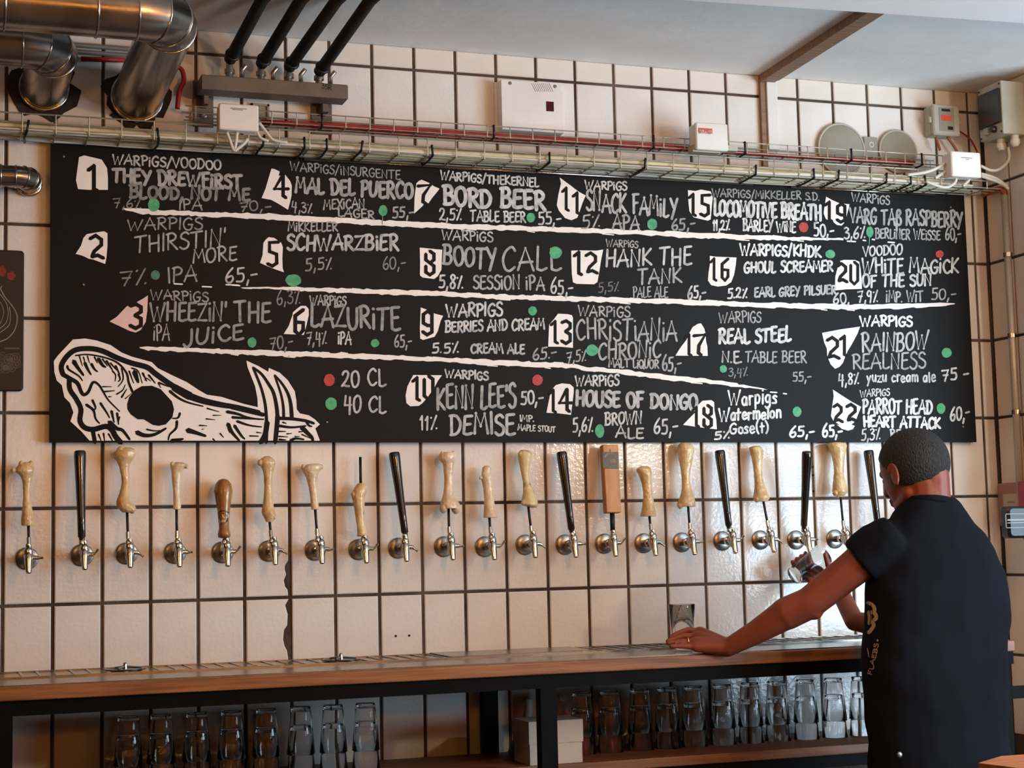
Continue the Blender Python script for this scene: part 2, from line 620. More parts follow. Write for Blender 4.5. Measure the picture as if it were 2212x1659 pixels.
# one-stroke hand lettering: width | strokes, "~" marks a curved stroke
GL = {
    'A': '78|0,0 42,100 78,-2|10,34 74,38', 'B': '66|10,0 12,100|~0,98 40,101 56,80 45,60 14,53|~14,53 50,50 64,28 48,4 4,0',
    'C': '64|~62,84 44,100 16,82 4,45 18,8 40,0 64,16', 'D': '70|12,2 10,98|~0,96 40,96 66,64 62,28 40,4 6,0',
    'E': '58|~56,98 20,96 10,92|10,95 8,4|~8,4 30,-2 58,4|8,50 48,54', 'F': '58|10,0 12,96|4,96 58,100|12,52 48,56',
    'G': '68|~62,86 42,100 14,80 4,44 18,6 46,0 62,20 62,44|38,44 68,44', 'H': '70|8,0 8,100|62,-2 64,100|8,48 64,52',
    'I': '18|9,0 9,100', 'J': '52|~40,100 42,40 36,4 18,-10 2,10', 'K': '66|8,0 8,100|60,98 10,44 66,0', 'L': '54|10,100 8,4|~8,4 30,-2 54,8',
    'M': '88|2,0 14,100 42,36 70,98 86,0', 'N': '70|6,0 8,98 60,4 64,100', 'O': '70|~36,99 10,84 3,44 18,6 38,0 60,18 67,56 56,90 34,99',
    'P': '60|10,0 10,98|~0,94 34,101 58,82 48,56 12,46', 'Q': '72|~36,99 10,84 3,44 18,6 38,0 60,18 67,56 56,90 34,99|42,24 74,-8',
    'R': '66|10,0 10,98|~0,94 34,101 56,82 46,58 12,50|20,50 66,-2', 'S': '56|~54,88 36,101 12,90 10,68 34,54 54,36 48,8 22,-1 2,12',
    'T': '70|0,95 70,100|34,96 32,0', 'U': '66|~6,100 4,40 16,4 38,0 56,22 60,60 62,100', 'V': '68|0,100 32,0 68,102', 'W': '104|0,100 24,0 50,76 70,0 104,102',
    'X': '64|0,100 64,0|62,100 2,0', 'Y': '66|0,100 32,52|66,102 16,-8', 'Z': '64|2,95 60,98 4,4 64,3',
    'i': '20|10,0 10,66|9,92 11,98', 'ß': '62|~10,-34 12,60 22,92 44,96 56,78 28,56|~28,56 58,40 60,12 36,0 14,10',
    '0': '58|~30,99 8,84 3,44 14,6 32,0 50,18 56,56 46,90 28,99', '1': '26|2,72 18,100|18,100 14,0', '2': '56|~4,78 14,98 36,99 46,80 34,44 4,4|~4,4 20,10 34,4 56,2',
    '3': '52|~6,92 28,101 46,82 18,56|~18,56 50,44 46,10 22,-2 2,10', '4': '58|14,98 6,40 54,42|46,90 42,-16', '5': '54|~52,98 30,96 14,94|14,95 12,56|~12,56 44,56 50,26 36,2 4,2',
    '6': '54|~44,102 16,64 4,28 14,2 36,0 50,24 40,46 10,34', '7': '54|0,90 52,96 20,-6|10,48 46,50', '8': '52|~44,92 26,101 10,84 24,58 46,30 36,2 12,4 8,28 30,54 46,78 42,94',
    '9': '52|~46,84 26,100 6,78 14,54 36,56 48,86|~48,90 44,40 34,-4', '%': '54|8,84 12,90|48,100 10,-2|48,4 52,8', '/': '46|44,108 2,-14', ',': '20|14,12 4,-24', '.': '14|5,2 8,4',
    '-': '40|2,44 40,50', "'": '16|8,102 6,78', '(': '28|~26,112 8,70 10,20 24,-12', ')': '28|~4,112 22,70 20,20 4,-12', ' ': '35',
    'a': '50|~44,56 24,64 6,40 12,6 32,4 44,50|44,60 46,0', 'c': '44|~42,52 22,62 5,34 18,2 44,10', 'e': '48|~6,30 42,36 34,60 14,56 5,26 20,0 46,10', 'g': '48|~42,56 22,64 6,42 16,14 38,20 42,56|~42,60 44,-10 26,-32 4,-18',
    'l': '18|9,100 9,0', 'm': '72|6,0 8,62|~8,44 24,62 36,50 36,0|~36,44 54,62 66,48 66,0', 'n': '50|6,0 8,62|~8,42 26,62 42,48 44,0', 'o': '48|~24,62 8,50 6,14 24,0 42,16 40,50 22,62',
    'p': '50|8,62 6,-34|~8,52 28,64 44,44 34,8 8,8', 'r': '36|8,62 8,0|~8,40 20,60 36,58', 's': '40|~38,54 22,63 8,48 30,28 32,6 2,4', 't': '38|18,94 16,0|2,58 38,62', 'u': '48|~6,60 8,14 24,0 38,20 42,60|42,60 44,0', 'y': '48|6,60 22,10|46,62 8,-34', 'z': '46|4,58 42,60 4,2 46,2',
}
GP = {}
for ch, sdef in GL.items():
    a = sdef.split('|')
    st = []
    for s in a[1:]:
        cv = s.startswith('~')
        pts = [tuple(float(q) / 100 for q in pr.split(',')) for pr in s.lstrip('~').split()]
        st.append(catmull(pts, 5) if cv else pts)
    GP[ch] = (float(a[0]) / 100, st)


def text(Z, s, x0, y0, x1, y1, h, sw, b, f=None, name='lettering', parent=None, m=None, k=2, perp=False):
    ox, oy, sc = ZM[Z] if isinstance(Z, int) else Z
    gap = .13
    tot = sum(GP[c][0] + gap for c in s) - gap
    L = math.hypot(x1 - x0, y1 - y0)
    ux, uy = (x1 - x0) / L, (y1 - y0) / L
    kx = L / tot
    mb = MB()
    x = 0.
    rg = random.Random(s + str(x0))
    for c in s:
        w, st = GP[c]
        jx, jy, js, sh = rg.uniform(-.02, .02), rg.uniform(-.05, .05), rg.uniform(.92, 1.08), rg.uniform(-.06, .06)
        for P in st:
            Q = []
            for (px, py) in P:
                lx = (x + px + jx + sh * (py - .5)) * kx
                ly = (py * js + jy) * h
                Q.append((ox + (x0 + ux * lx + (uy * ly if perp else 0)) / sc, oy + (y0 + uy * lx - (ux * ly if perp else ly)) / sc))
            if len(Q) == 2 and math.hypot(Q[1][0] - Q[0][0], Q[1][1] - Q[0][1]) < sw / sc * .6:
                disc(mb, Q[0], sw / sc * .55, sw / sc * .55, k, 8, f)
            else:
                ribbon(mb, Q, sw / sc, k, 3, None, f)
        x += w + gap
    return obj(name, mb, m or chalk(b), parent or board, fix=False)


TX = [
    (1, 'WARPiGS/VOODOO', 690, 258, 1815, 325, 98, 19, .72), (1, 'THEY DREWFiRST', 690, 445, 2030, 520, 140, 34, .55), (1, 'BLOOD, NOT ME', 865, 610, 2110, 640, 128, 32, .38), (1, '7,6%', 700, 715, 985, 715, 92, 14, .35),
    (1, 'iPA', 1375, 735, 1615, 740, 105, 17, .5), (1, '70,-', 2010, 750, 2330, 745, 95, 16, .45), (1, 'WARPIGS', 845, 945, 1620, 940, 115, 17, .5), (1, "THIRSTIN'", 915, 1190, 1865, 1105, 170, 20, .55),
    (1, 'MORE', 1520, 1290, 1975, 1258, 140, 20, .6), (1, '7%', 765, 1520, 1040, 1510, 150, 18, .42), (1, 'IPA', 1260, 1490, 1560, 1475, 150, 20, .5), (1, '65,-', 1860, 1490, 2190, 1480, 140, 20, .72),
    (2, 'WARPiGS/iNSURGENTE', 450, 248, 1680, 350, 98, 15, .48), (2, 'MAL DEL PUERCO', 510, 490, 1820, 565, 170, 36, .6), (2, '4,3%', 465, 700, 695, 735, 110, 16, .55), (2, 'MEXiCAN', 825, 685, 1280, 670, 110, 18, .6), (2, 'LAGER', 985, 765, 1390, 795, 95, 18, .6),
    (2, '55,-', 1595, 775, 1830, 780, 120, 20, .65), (2, 'MiKKELLER', 425, 930, 975, 928, 95, 18, .65), (2, 'SCHWARZBiER', 415, 1142, 1655, 1140, 165, 32, .7), (2, '5,5%', 620, 1370, 915, 1350, 130, 18, .5), (2, '60,-', 1485, 1350, 1735, 1350, 130, 16, .45),
    (3, 'WARPiGS/THEKERNEL', 370, 245, 1470, 332, 92, 20, .85), (3, 'BORD BEER', 400, 532, 1535, 580, 200, 42, .8), (3, '2,5%', 355, 700, 605, 700, 120, 20, .85), (3, 'TABLE BEER', 705, 715, 1320, 722, 118, 20, .85), (3, '55,-', 1465, 745, 1715, 750, 130, 20, .85),
    (3, 'WARPiGS', 385, 918, 955, 945, 110, 18, .7), (3, 'BOOTY', 400, 1190, 990, 1265, 215, 32, .62), (3, 'CALL', 1060, 1260, 1710, 1262, 250, 28, .62), (3, '5,8%', 350, 1455, 620, 1470, 140, 22, .82), (3, 'SESSiON iPA', 735, 1470, 1530, 1485, 150, 22, .65), (3, '65,-', 1605, 1520, 1850, 1540, 160, 20, .8),
    (4, 'WARPiGS', 460, 262, 960, 285, 95, 20, .85), (4, 'SNACK FAMiLY', 475, 520, 1560, 600, 220, 30, .7), (4, '5%', 420, 735, 640, 720, 150, 20, .6), (4, 'APA', 790, 750, 1110, 755, 165, 26, .65), (4, '65,-', 1495, 750, 1770, 750, 130, 22, .5),
    (4, 'WARPiGS', 715, 950, 1095, 968, 80, 14, .58), (4, 'HANK THE', 710, 1192, 1730, 1165, 200, 28, .8), (4, 'TANK', 1090, 1400, 1610, 1388, 170, 26, .65), (4, '5,5%', 620, 1500, 865, 1480, 110, 14, .28), (4, 'PALE ALE', 1035, 1555, 1450, 1560, 118, 16, .65), (4, '65,-', 1690, 1570, 1900, 1570, 140, 22, .85),
    (5, 'WARPiGS/MiKKELLER S.D.', 430, 248, 1710, 290, 92, 16, .52), (5, 'LOCOMOTiVE BREATH', 455, 470, 1730, 522, 180, 34, .88), (5, '11,2%', 440, 652, 640, 640, 120, 20, .9), (5, 'BARLEY WiNE', 800, 650, 1430, 670, 128, 22, .9), (5, '50,-', 1645, 720, 1880, 728, 155, 22, .9),
    (5, 'WARPIGS/KHDK', 765, 940, 1730, 965, 128, 26, .95), (5, 'GHOUL SCREAMER', 815, 1158, 1870, 1138, 125, 26, .9), (5, '5.2%', 615, 1460, 850, 1450, 118, 22, .9), (5, 'EARL GREY PILSUER', 935, 1450, 1910, 1405, 105, 23, .72),
    (6, 'WARPiGS', 440, 300, 890, 342, 98, 16, .58), (6, 'VARG TAß RASPBERRY', 420, 560, 1760, 615, 180, 27, .58), (6, '3,6%', 350, 750, 600, 740, 140, 20, .75), (6, 'BERLiNER WEiSSE', 720, 745, 1495, 765, 118, 18, .65), (6, '60,-', 1560, 765, 1740, 768, 150, 18, .6),
    (6, 'VOODOO', 575, 960, 1045, 938, 118, 20, .85), (6, 'WHiTE MAGiCK', 565, 1160, 1715, 1155, 168, 26, .8), (6, 'OF THE SUN', 570, 1328, 1390, 1308, 140, 26, .75), (6, '60,', 220, 1520, 410, 1530, 120, 20, .8), (6, '7,9%', 515, 1510, 750, 1500, 138, 20, .75), (6, 'iMP. WiT', 850, 1505, 1290, 1500, 130, 20, .62), (6, '50,-', 1390, 1470, 1680, 1475, 128, 18, .6),
    (7, 'WARPiGS', 1040, 212, 1610, 240, 95, 16, .5), (7, "WHEEZiN'", 1035, 428, 1795, 430, 180, 26, .46), (7, 'THE', 1875, 442, 2230, 440, 195, 28, .46), (7, 'iPA', 1065, 625, 1225, 622, 150, 16, .65), (7, 'JUiCE', 1370, 672, 1960, 604, 150, 26, .46),
    (8, '6,3%', 450, 268, 680, 250, 130, 14, .45), (8, 'WARPiGS', 780, 268, 1140, 275, 90, 16, .55), (8, 'LAZURiTE', 785, 490, 1670, 512, 220, 30, .46), (8, '70,-', 385, 710, 605, 700, 125, 16, .38), (8, '7,4%', 750, 660, 945, 655, 118, 16, .6), (8, 'iPA', 1060, 655, 1190, 660, 120, 18, .75), (8, '65,-', 1620, 690, 1790, 690, 118, 16, .55), (8, '20 CL', 1100, 1085, 1530, 1075, 160, 22, .72), (8, '40 CL', 1120, 1340, 1535, 1338, 160, 22, .72),
    (9, 'WARPIGS', 520, 270, 1130, 262, 140, 24, .75), (9, 'BERRIES AND CREAM', 510, 440, 1590, 405, 112, 22, .75), (9, '5.5%', 365, 670, 655, 655, 108, 20, .75), (9, 'CREAM ALE', 790, 665, 1370, 670, 98, 22, .72), (9, '65.-', 1460, 735, 1715, 715, 118, 18, .65),
    (9, 'WARPIGS', 510, 932, 975, 960, 88, 20, .8), (9, "KENN LEE'S", 420, 1272, 1275, 1250, 240, 32, .62), (9, '50,-', 1330, 1215, 1570, 1230, 150, 22, .8), (9, '11%', 235, 1500, 425, 1495, 148, 20, .75), (9, 'DEMISE', 560, 1552, 1265, 1548, 215, 32, .68), (9, 'IMP.', 1320, 1405, 1475, 1410, 65, 15, .8), (9, 'MAPLE STOUT', 1300, 1505, 1705, 1525, 60, 13, .75),
    (10, 'WARPiGS', 460, 212, 1040, 235, 108, 18, .55), (10, 'CHRiSTiANiA', 440, 480, 1565, 502, 228, 24, .6), (10, 'CHRONiC', 690, 700, 1385, 690, 188, 24, .6), (10, '7,5%', 335, 740, 550, 715, 118, 16, .55), (10, 'MALT LiQUOR', 800, 790, 1360, 808, 95, 18, .62), (10, '65,-', 1400, 828, 1610, 832, 165, 20, .6),
    (10, 'WARPiGS', 430, 1000, 915, 1000, 115, 20, .8), (10, 'HOUSE OF DONGO', 435, 1222, 1795, 1268, 165, 36, .7), (10, 'BROWN', 760, 1440, 1170, 1420, 132, 22, .75), (10, 'ALE', 880, 1582, 1190, 1590, 120, 22, .72), (10, '5,6%', 400, 1525, 625, 1510, 148, 20, .75), (10, '65,-', 1310, 1535, 1570, 1540, 162, 22, .75),
    (11, 'WARPIGS', 585, 292, 1055, 290, 118, 16, .6), (11, 'REAL STEEL', 585, 528, 1390, 500, 150, 32, .88), (11, 'N.E.', 620, 740, 845, 740, 122, 22, .72), (11, 'TABLE BEER', 880, 740, 1560, 740, 122, 18, .55), (11, '3,4%', 695, 900, 905, 885, 95, 14, .4), (11, '55,-', 1410, 950, 1615, 950, 100, 16, .6),
    (11, 'Warpigs', 690, 1218, 1230, 1205, 148, 23, .95), (11, 'Watermelon', 585, 1395, 1280, 1362, 130, 24, .95), (11, 'Gose(t)', 705, 1540, 1135, 1520, 120, 22, .9), (11, '5%', 530, 1602, 705, 1590, 90, 21, .92), (11, '65,-', 1375, 1575, 1650, 1570, 120, 23, .95), (12, '65,-', 195, 1575, 420, 1575, 140, 25, 1),
    (12, 'WARPIGS', 630, 285, 1230, 290, 115, 25, .95), (12, 'RAINBOW', 650, 590, 1420, 560, 205, 25, .72), (12, 'REALNESS', 540, 790, 1385, 780, 180, 22, .58), (12, '4,8%', 380, 970, 615, 960, 122, 20, .85), (12, 'yuzu cream ale', 705, 935, 1500, 935, 118, 20, .85), (12, '75 -', 1580, 915, 1880, 908, 130, 23, .85),
    (12, 'WARPIGS', 630, 1110, 970, 1090, 80, 14, .75), (12, 'PARROT HEAD', 660, 1300, 1460, 1308, 160, 27, .9), (12, 'HEART ATTACK', 670, 1450, 1555, 1475, 120, 28, .95), (12, '60,-', 1675, 1380, 1890, 1375, 160, 22, .85), (12, '5,3%', 645, 1615, 860, 1600, 120, 18, .85), (12, 'RE', 980, 1575, 1095, 1575, 90, 18, .85),
]
for t_ in TX:
    text(*t_)

# painted dividing lines with ragged edges
DL = [[(264, 450, 2), (285, 454, 9), (310, 457, 11), (425, 462, 10), (560, 467, 12), (675, 473, 13), (829, 482, 11), (960, 488, 12), (996, 489.5, 11), (1150, 494, 10), (1300, 500, 11), (1361, 501, 10), (1487, 508, 12), (1623, 513, 10), (1749, 516.5, 6), (1822, 516.5, 4)],
      [(522, 622, 2), (580, 622, 4), (630, 624, 7), (739, 628, 10), (869, 632, 11), (960, 635, 10), (1073, 641, 10), (1300, 647, 11), (1361, 649, 10), (1560, 655, 11), (1623, 658.5, 11), (1820, 663, 11), (1941, 662, 10), (2030, 658, 7), (2062, 656.5, 2)],
      [(299, 751, 2), (318, 753, 8), (425, 757, 9), (560, 762, 11), (717, 767, 11), (860, 773, 10), (960, 777, 10), (1059, 783, 12), (1240, 791, 10), (1256, 796, 10), (1334, 802, 9), (1430, 814, 12), (1540, 825, 9), (1590, 832, 7), (1655, 841, 2)]]
rl = random.Random(5)
for P in DL:
    mb = MB()
    top, bot = [], []
    for i in range(len(P) - 1):
        n = max(2, int((P[i + 1][0] - P[i][0]) / 9))
        for q in range(n + (i == len(P) - 2)):
            t = q / n
            x, y, w = [a + (b - a) * t for a, b in zip(P[i], P[i + 1])]
            j = min(1.6, w * .2)
            top.append((x + rl.uniform(-3, 3), y - w / 2 + rl.uniform(-j, j)))
            bot.append((x + rl.uniform(-3, 3), y + w / 2 + rl.uniform(-j, j)))
    n = len(top)
    mb.add([B(*p) for p in top] + [B(*p) for p in bot], [(i, i + 1, n + i + 1, n + i) for i in range(n - 1)])
    for _ in range(n // 9):
        i = rl.randrange(3, n - 6)
        a = rl.choice((top, bot))[i]
        ribbon(mb, [a, (a[0] + rl.uniform(12, 26), a[1] + rl.uniform(1, 3))], 2.2, 1, 0)
    obj('divider_line', mb, M_paint, board, fix=False)
for x, y, l in ((376, 613, 18), (437, 619, 20), (488, 615, 26), (502, 616, 16), (524, 622, 20), (1664, 847, 14), (1692, 850, 7), (1830, 521, 18), (1864, 519, 6), (1884, 517, 5), (1918, 523, 14)):
    mb = MB()
    ribbon(mb, [(x, y), (x + l, y + 1)], 3, 1, 2)
    obj('dash_mark', mb, M_paint, board, fix=False)

# number badges with blackletter numerals
DG = {'1': ['5,22 48,8', '52,4 52,92 82,99'], '2': ['6,19 44,7 82,22 82,42 34,66 20,86', '20,86 56,80 97,91'], '3': ['8,12 48,5 84,16 84,34 42,48', '42,48 84,60 84,86 46,97 6,86'], '4': ['62,4 10,62 98,62', '64,4 64,90 82,99'],
      '5': ['96,6 22,8 22,42 78,52 80,86 44,97 6,88', ], '6': ['86,3 24,26 24,84 54,97 84,80 84,52 30,50'], '7': ['4,14 96,9 46,56 42,88 66,99'], '8': ['50,3 16,15 16,38 50,50 84,38 84,15 50,3', '50,50 16,62 16,86 50,97 84,86 84,62 50,50'],
      '9': ['84,60 50,60 16,50 16,16 50,3 84,14 84,86 46,97 10,84'], '0': ['50,3 14,16 14,82 50,97 86,82 86,16 50,3']}
BD = [
    (1, [(340, 190), (395, 172), (575, 215), (630, 300), (640, 400), (640, 530), (440, 530), (330, 522), (308, 430), (325, 300)], [('1', 430, 265, 555, 545)]),
    (1, [(305, 1195), (360, 1110), (385, 1030), (420, 990), (530, 970), (600, 960), (635, 980), (635, 1110), (625, 1230), (612, 1300), (490, 1255), (440, 1245), (380, 1215)], [('2', 445, 985, 600, 1265)]),
    (7, [(630, 435), (700, 390), (800, 285), (850, 268), (900, 270), (905, 240), (960, 210), (1012, 175), (1005, 330), (990, 440), (940, 520), (890, 545), (830, 530)], [('3', 825, 250, 965, 512)]),
    (2, [(130, 560), (175, 450), (210, 330), (240, 230), (270, 232), (332, 262), (320, 310), (395, 300), (450, 370), (468, 420), (465, 530), (445, 620), (425, 690), (330, 630), (240, 580)], [('4', 258, 290, 435, 560)]),
    (2, [(112, 1285), (140, 1200), (150, 1060), (180, 1020), (210, 997), (270, 1005), (350, 1060), (368, 1110), (362, 1230), (365, 1340), (380, 1390), (290, 1360), (200, 1325)], [('5', 188, 1035, 328, 1330)]),
    (8, [(520, 560), (570, 480), (605, 380), (612, 345), (650, 310), (690, 280), (740, 280), (768, 310), (770, 370), (745, 480), (720, 570), (640, 565)], [('6', 603, 310, 735, 575)]),
    (3, [(75, 630), (80, 450), (100, 290), (130, 262), (160, 250), (240, 285), (300, 325), (360, 350), (330, 390), (280, 450), (235, 515), (200, 500), (170, 545)], [('7', 110, 290, 262, 525)]),
    (3, [(138, 1010), (390, 1035), (385, 1130), (380, 1260), (340, 1330), (300, 1362), (170, 1345), (140, 1320), (142, 1180)], [('8', 185, 1040, 318, 1325)]),
    (9, [(245, 172), (310, 195), (400, 240), (488, 262), (460, 320), (430, 430), (395, 490), (270, 525), (240, 510), (235, 400)], [('9', 252, 205, 388, 478)]),
    (9, [(135, 960), (165, 905), (475, 908), (430, 970), (400, 1030), (385, 1060), (300, 1170), (265, 1210), (225, 1240), (130, 1245), (90, 1210), (80, 1130), (100, 1030)], [('1', 150, 918, 255, 1185), ('0', 265, 908, 395, 1180)]),
    (4, [(160, 130), (290, 225), (380, 295), (470, 345), (430, 440), (390, 560), (370, 610), (300, 640), (225, 615), (150, 525), (125, 460), (145, 330), (175, 200)], [('1', 185, 238, 285, 530), ('1', 312, 298, 418, 570)]),
    (4, [(298, 1003), (420, 1000), (600, 1003), (680, 990), (655, 1110), (635, 1240), (610, 1380), (570, 1405), (360, 1400), (318, 1380), (305, 1280), (300, 1130)], [('1', 325, 1005, 445, 1295), ('2', 462, 1010, 615, 1300)]),
    (10, [(125, 565), (130, 430), (135, 320), (190, 255), (235, 195), (340, 200), (390, 212), (402, 240), (402, 400), (402, 578), (260, 565)], [('1', 150, 265, 250, 530), ('3', 266, 262, 390, 538)]),
    (10, [(105, 1305), (130, 1180), (150, 1080), (170, 1040), (210, 995), (280, 975), (370, 985), (410, 1020), (410, 1080), (395, 1200), (380, 1328), (230, 1310)], [('1', 130, 1035, 228, 1303), ('4', 236, 1030, 392, 1295)]),
    (5, [(143, 170), (230, 180), (300, 163), (415, 185), (440, 260), (430, 350), (415, 520), (380, 535), (290, 515), (210, 495), (160, 420), (148, 300)], [('1', 150, 203, 255, 480), ('5', 283, 213, 414, 488)]),
    (5, [(405, 955), (470, 965), (600, 970), (723, 975), (715, 1060), (695, 1180), (660, 1270), (600, 1310), (500, 1322), (420, 1305), (382, 1250), (390, 1150), (405, 1060)], [('1', 405, 973, 500, 1255), ('6', 522, 983, 640, 1258)]),
    (11, [(98, 665), (150, 580), (220, 490), (250, 420), (290, 345), (350, 308), (385, 303), (420, 360), (435, 420), (440, 500), (455, 560), (460, 668)], [('1', 200, 415, 295, 668), ('7', 296, 408, 435, 664)]),
    (11, [(183, 1440), (250, 1370), (320, 1300), (350, 1220), (400, 1170), (500, 1163), (532, 1185), (535, 1280), (555, 1380), (562, 1490), (430, 1475), (320, 1460)], [('1', 282, 1228, 378, 1463), ('8', 398, 1212, 518, 1482)]),
    (6, [(135, 248), (200, 285), (290, 325), (415, 340), (375, 500), (335, 490), (350, 560), (320, 595), (260, 585), (215, 545), (175, 545), (130, 510), (105, 450), (110, 400)], [('1', 115, 298, 225, 545), ('9', 250, 330, 378, 560)]),
    (6, [(300, 1015), (350, 1003), (480, 1005), (530, 1025), (545, 1100), (560, 1250), (562, 1350), (380, 1355), (240, 1368), (245, 1200), (280, 1065), (320, 1050)], [('2', 262, 1030, 390, 1292), ('0', 412, 1020, 528, 1302)]),
    (12, [(190, 370), (400, 330), (630, 297), (600, 380), (530, 510), (490, 575), (465, 630), (430, 720), (390, 765), (340, 785), (290, 735), (250, 640), (245, 550), (215, 480)], [('2', 238, 403, 395, 692), ('1', 392, 393, 500, 640)]),
    (12, [(315, 1025), (430, 1100), (540, 1170), (643, 1225), (600, 1330), (580, 1390), (530, 1430), (570, 1445), (545, 1485), (490, 1500), (420, 1480), (360, 1430), (400, 1440), (320, 1385), (293, 1330), (310, 1200), (325, 1100)], [('2', 316, 1180, 432, 1422), ('2', 466, 1180, 596, 1412)]),
]
for bi, (Z, P, ds) in enumerate(BD):
    mb = MB()
    poly(mb, zp(Z, P), 1)
    bo = obj('number_badge', mb, M_pink if bi == 2 else M_paint, board, fix=False)
    sc = ZM[Z][2]
    for (c, xa, ya, xb, yb) in ds:
        mb = MB()
        sw = min((xb - xa) * .3, 38) / sc
        if c == '1':
            sw = (xb - xa) * .33 / sc
        for s in DG[c]:
            pts = [(xa + float(q.split(',')[0]) / 100 * (xb - xa), ya + float(q.split(',')[1]) / 100 * (yb - ya)) for q in s.split()]
            ribbon(mb, zp(Z, pts), sw, 3, 2)
        obj('numeral', mb, M_boardink, bo, fix=False)

DT = [(1, 1115, 685, 62, 70, 'g'), (1, 1132, 1415, 46, 52, 'd'), (2, 1488, 700, 50, 62, 'g'), (2, 485, 1480, 90, 68, 'g'), (3, 1380, 675, 48, 55, 'g'), (3, 1658, 1068, 70, 70, 'g'), (4, 1262, 690, 60, 68, 'g'), (5, 1523, 615, 58, 62, 'r'), (5, 1840, 935, 58, 52, 'g'), (6, 655, 670, 45, 65, 'g'), (6, 1488, 935, 50, 45, 'r'), (8, 203, 645, 45, 52, 'g'), (8, 1427, 652, 42, 42, 'g'), (8, 973, 1020, 55, 62, 'r'), (8, 990, 1255, 58, 65, 'g'), (9, 1458, 210, 48, 50, 'g'), (9, 1510, 960, 57, 62, 'r'), (10, 615, 605, 68, 64, 'g'), (10, 700, 1510, 52, 75, 'g'), (11, 632, 813, 40, 43, 'g'), (11, 1458, 1293, 50, 57, 'g'), (12, 1628, 600, 60, 57, 'g'), (12, 1563, 1245, 52, 62, 'g')]
for (Z, x, y, rx, ry, c) in DT:
    ox, oy, sc = ZM[Z]
    mb = MB()
    disc(mb, (ox + x / sc, oy + y / sc), rx / sc, ry / sc, 4, 14, None, .05)
    if (Z, x) in ((2, 1488), (6, 655)):
        ribbon(mb, zp(Z, [(x - 5, y + ry), (x - 8, y + ry + 95)]), 1.8, 4, 2, 1.0)
    obj('dot_mark', mb, {'g': M_green, 'r': M_red, 'd': M_green2}[c], board, fix=False)

# boar skull painted in the lower left corner
z7 = lambda P: zp(7, P)
z8 = lambda P: zp(8, P)
mb = MB()
poly(mb, z7([(75, 830), (110, 780), (185, 700), (265, 615), (390, 605), (500, 625), (640, 670), (750, 745), (850, 785), (1050, 840), (1110, 900), (1240, 965), (1400, 1040), (1520, 1120), (1600, 1165), (1740, 1185), (1900, 1235)]) + z8([(130, 1258), (262, 1288), (258, 1200), (235, 1080), (160, 890), (148, 825), (270, 880), (365, 937), (372, 898), (480, 945), (560, 1020), (630, 1130), (645, 1220), (650, 1310), (680, 1350), (770, 1370), (830, 1410), (880, 1460), (835, 1500), (880, 1622)]) + z7([(430, 1622), (350, 1530), (240, 1430), (270, 1340), (235, 1245), (180, 1190), (155, 1070), (105, 1025), (80, 940)]), 1)
skull = obj('skull_painting', mb, M_paint, board, fix=False)
sk = MB()


def S7(w, P, w2=None, cv=True):
    ribbon(sk, catmull(z7(P), 4) if cv else z7(P), w * 1.2 / 4.609, 3, 2, None if w2 is None else w2 * 1.2 / 4.609)


def S8(w, P, w2=None, cv=True):
    ribbon(sk, catmull(z8(P), 4) if cv else z8(P), w * 1.2 / 4.609, 3, 2, None if w2 is None else w2 * 1.2 / 4.609)


S7(42, [(165, 960), (150, 880), (200, 790), (290, 720), (430, 705), (560, 730), (700, 795), (850, 850), (1000, 890), (1080, 950), (1190, 1030), (1280, 1090)], 46)
S7(60, [(1270, 1090), (1340, 1130), (1430, 1180)], 70)
S7(60, [(1430, 1180), (1560, 1225), (1740, 1265), (1900, 1290), (2120, 1340)], 34)
S8(34, [(0, 1290), (150, 1325), (320, 1365)])
S7(38, [(160, 960), (230, 1000), (310, 1050), (345, 1130), (375, 1165), (420, 1135), (455, 1055), (485, 1040), (530, 1075), (570, 1140), (620, 1220), (730, 1330)], 10)
S7(40, [(230, 1010), (235, 1110), (300, 1210), (345, 1310), (335, 1420), (380, 1490), (470, 1510), (590, 1480), (650, 1510), (690, 1580), (740, 1640)], 46)
S7(34, [(460, 1500), (485, 1640)])
for P in ([(520, 1560), (545, 1620)], [(570, 1550), (580, 1620)], [(620, 1555), (660, 1625)]):
    S7(16, P, 8)
S7(12, [(290, 775), (420, 765), (600, 800), (720, 855), (800, 950), (820, 1040), (860, 1140)], 20)
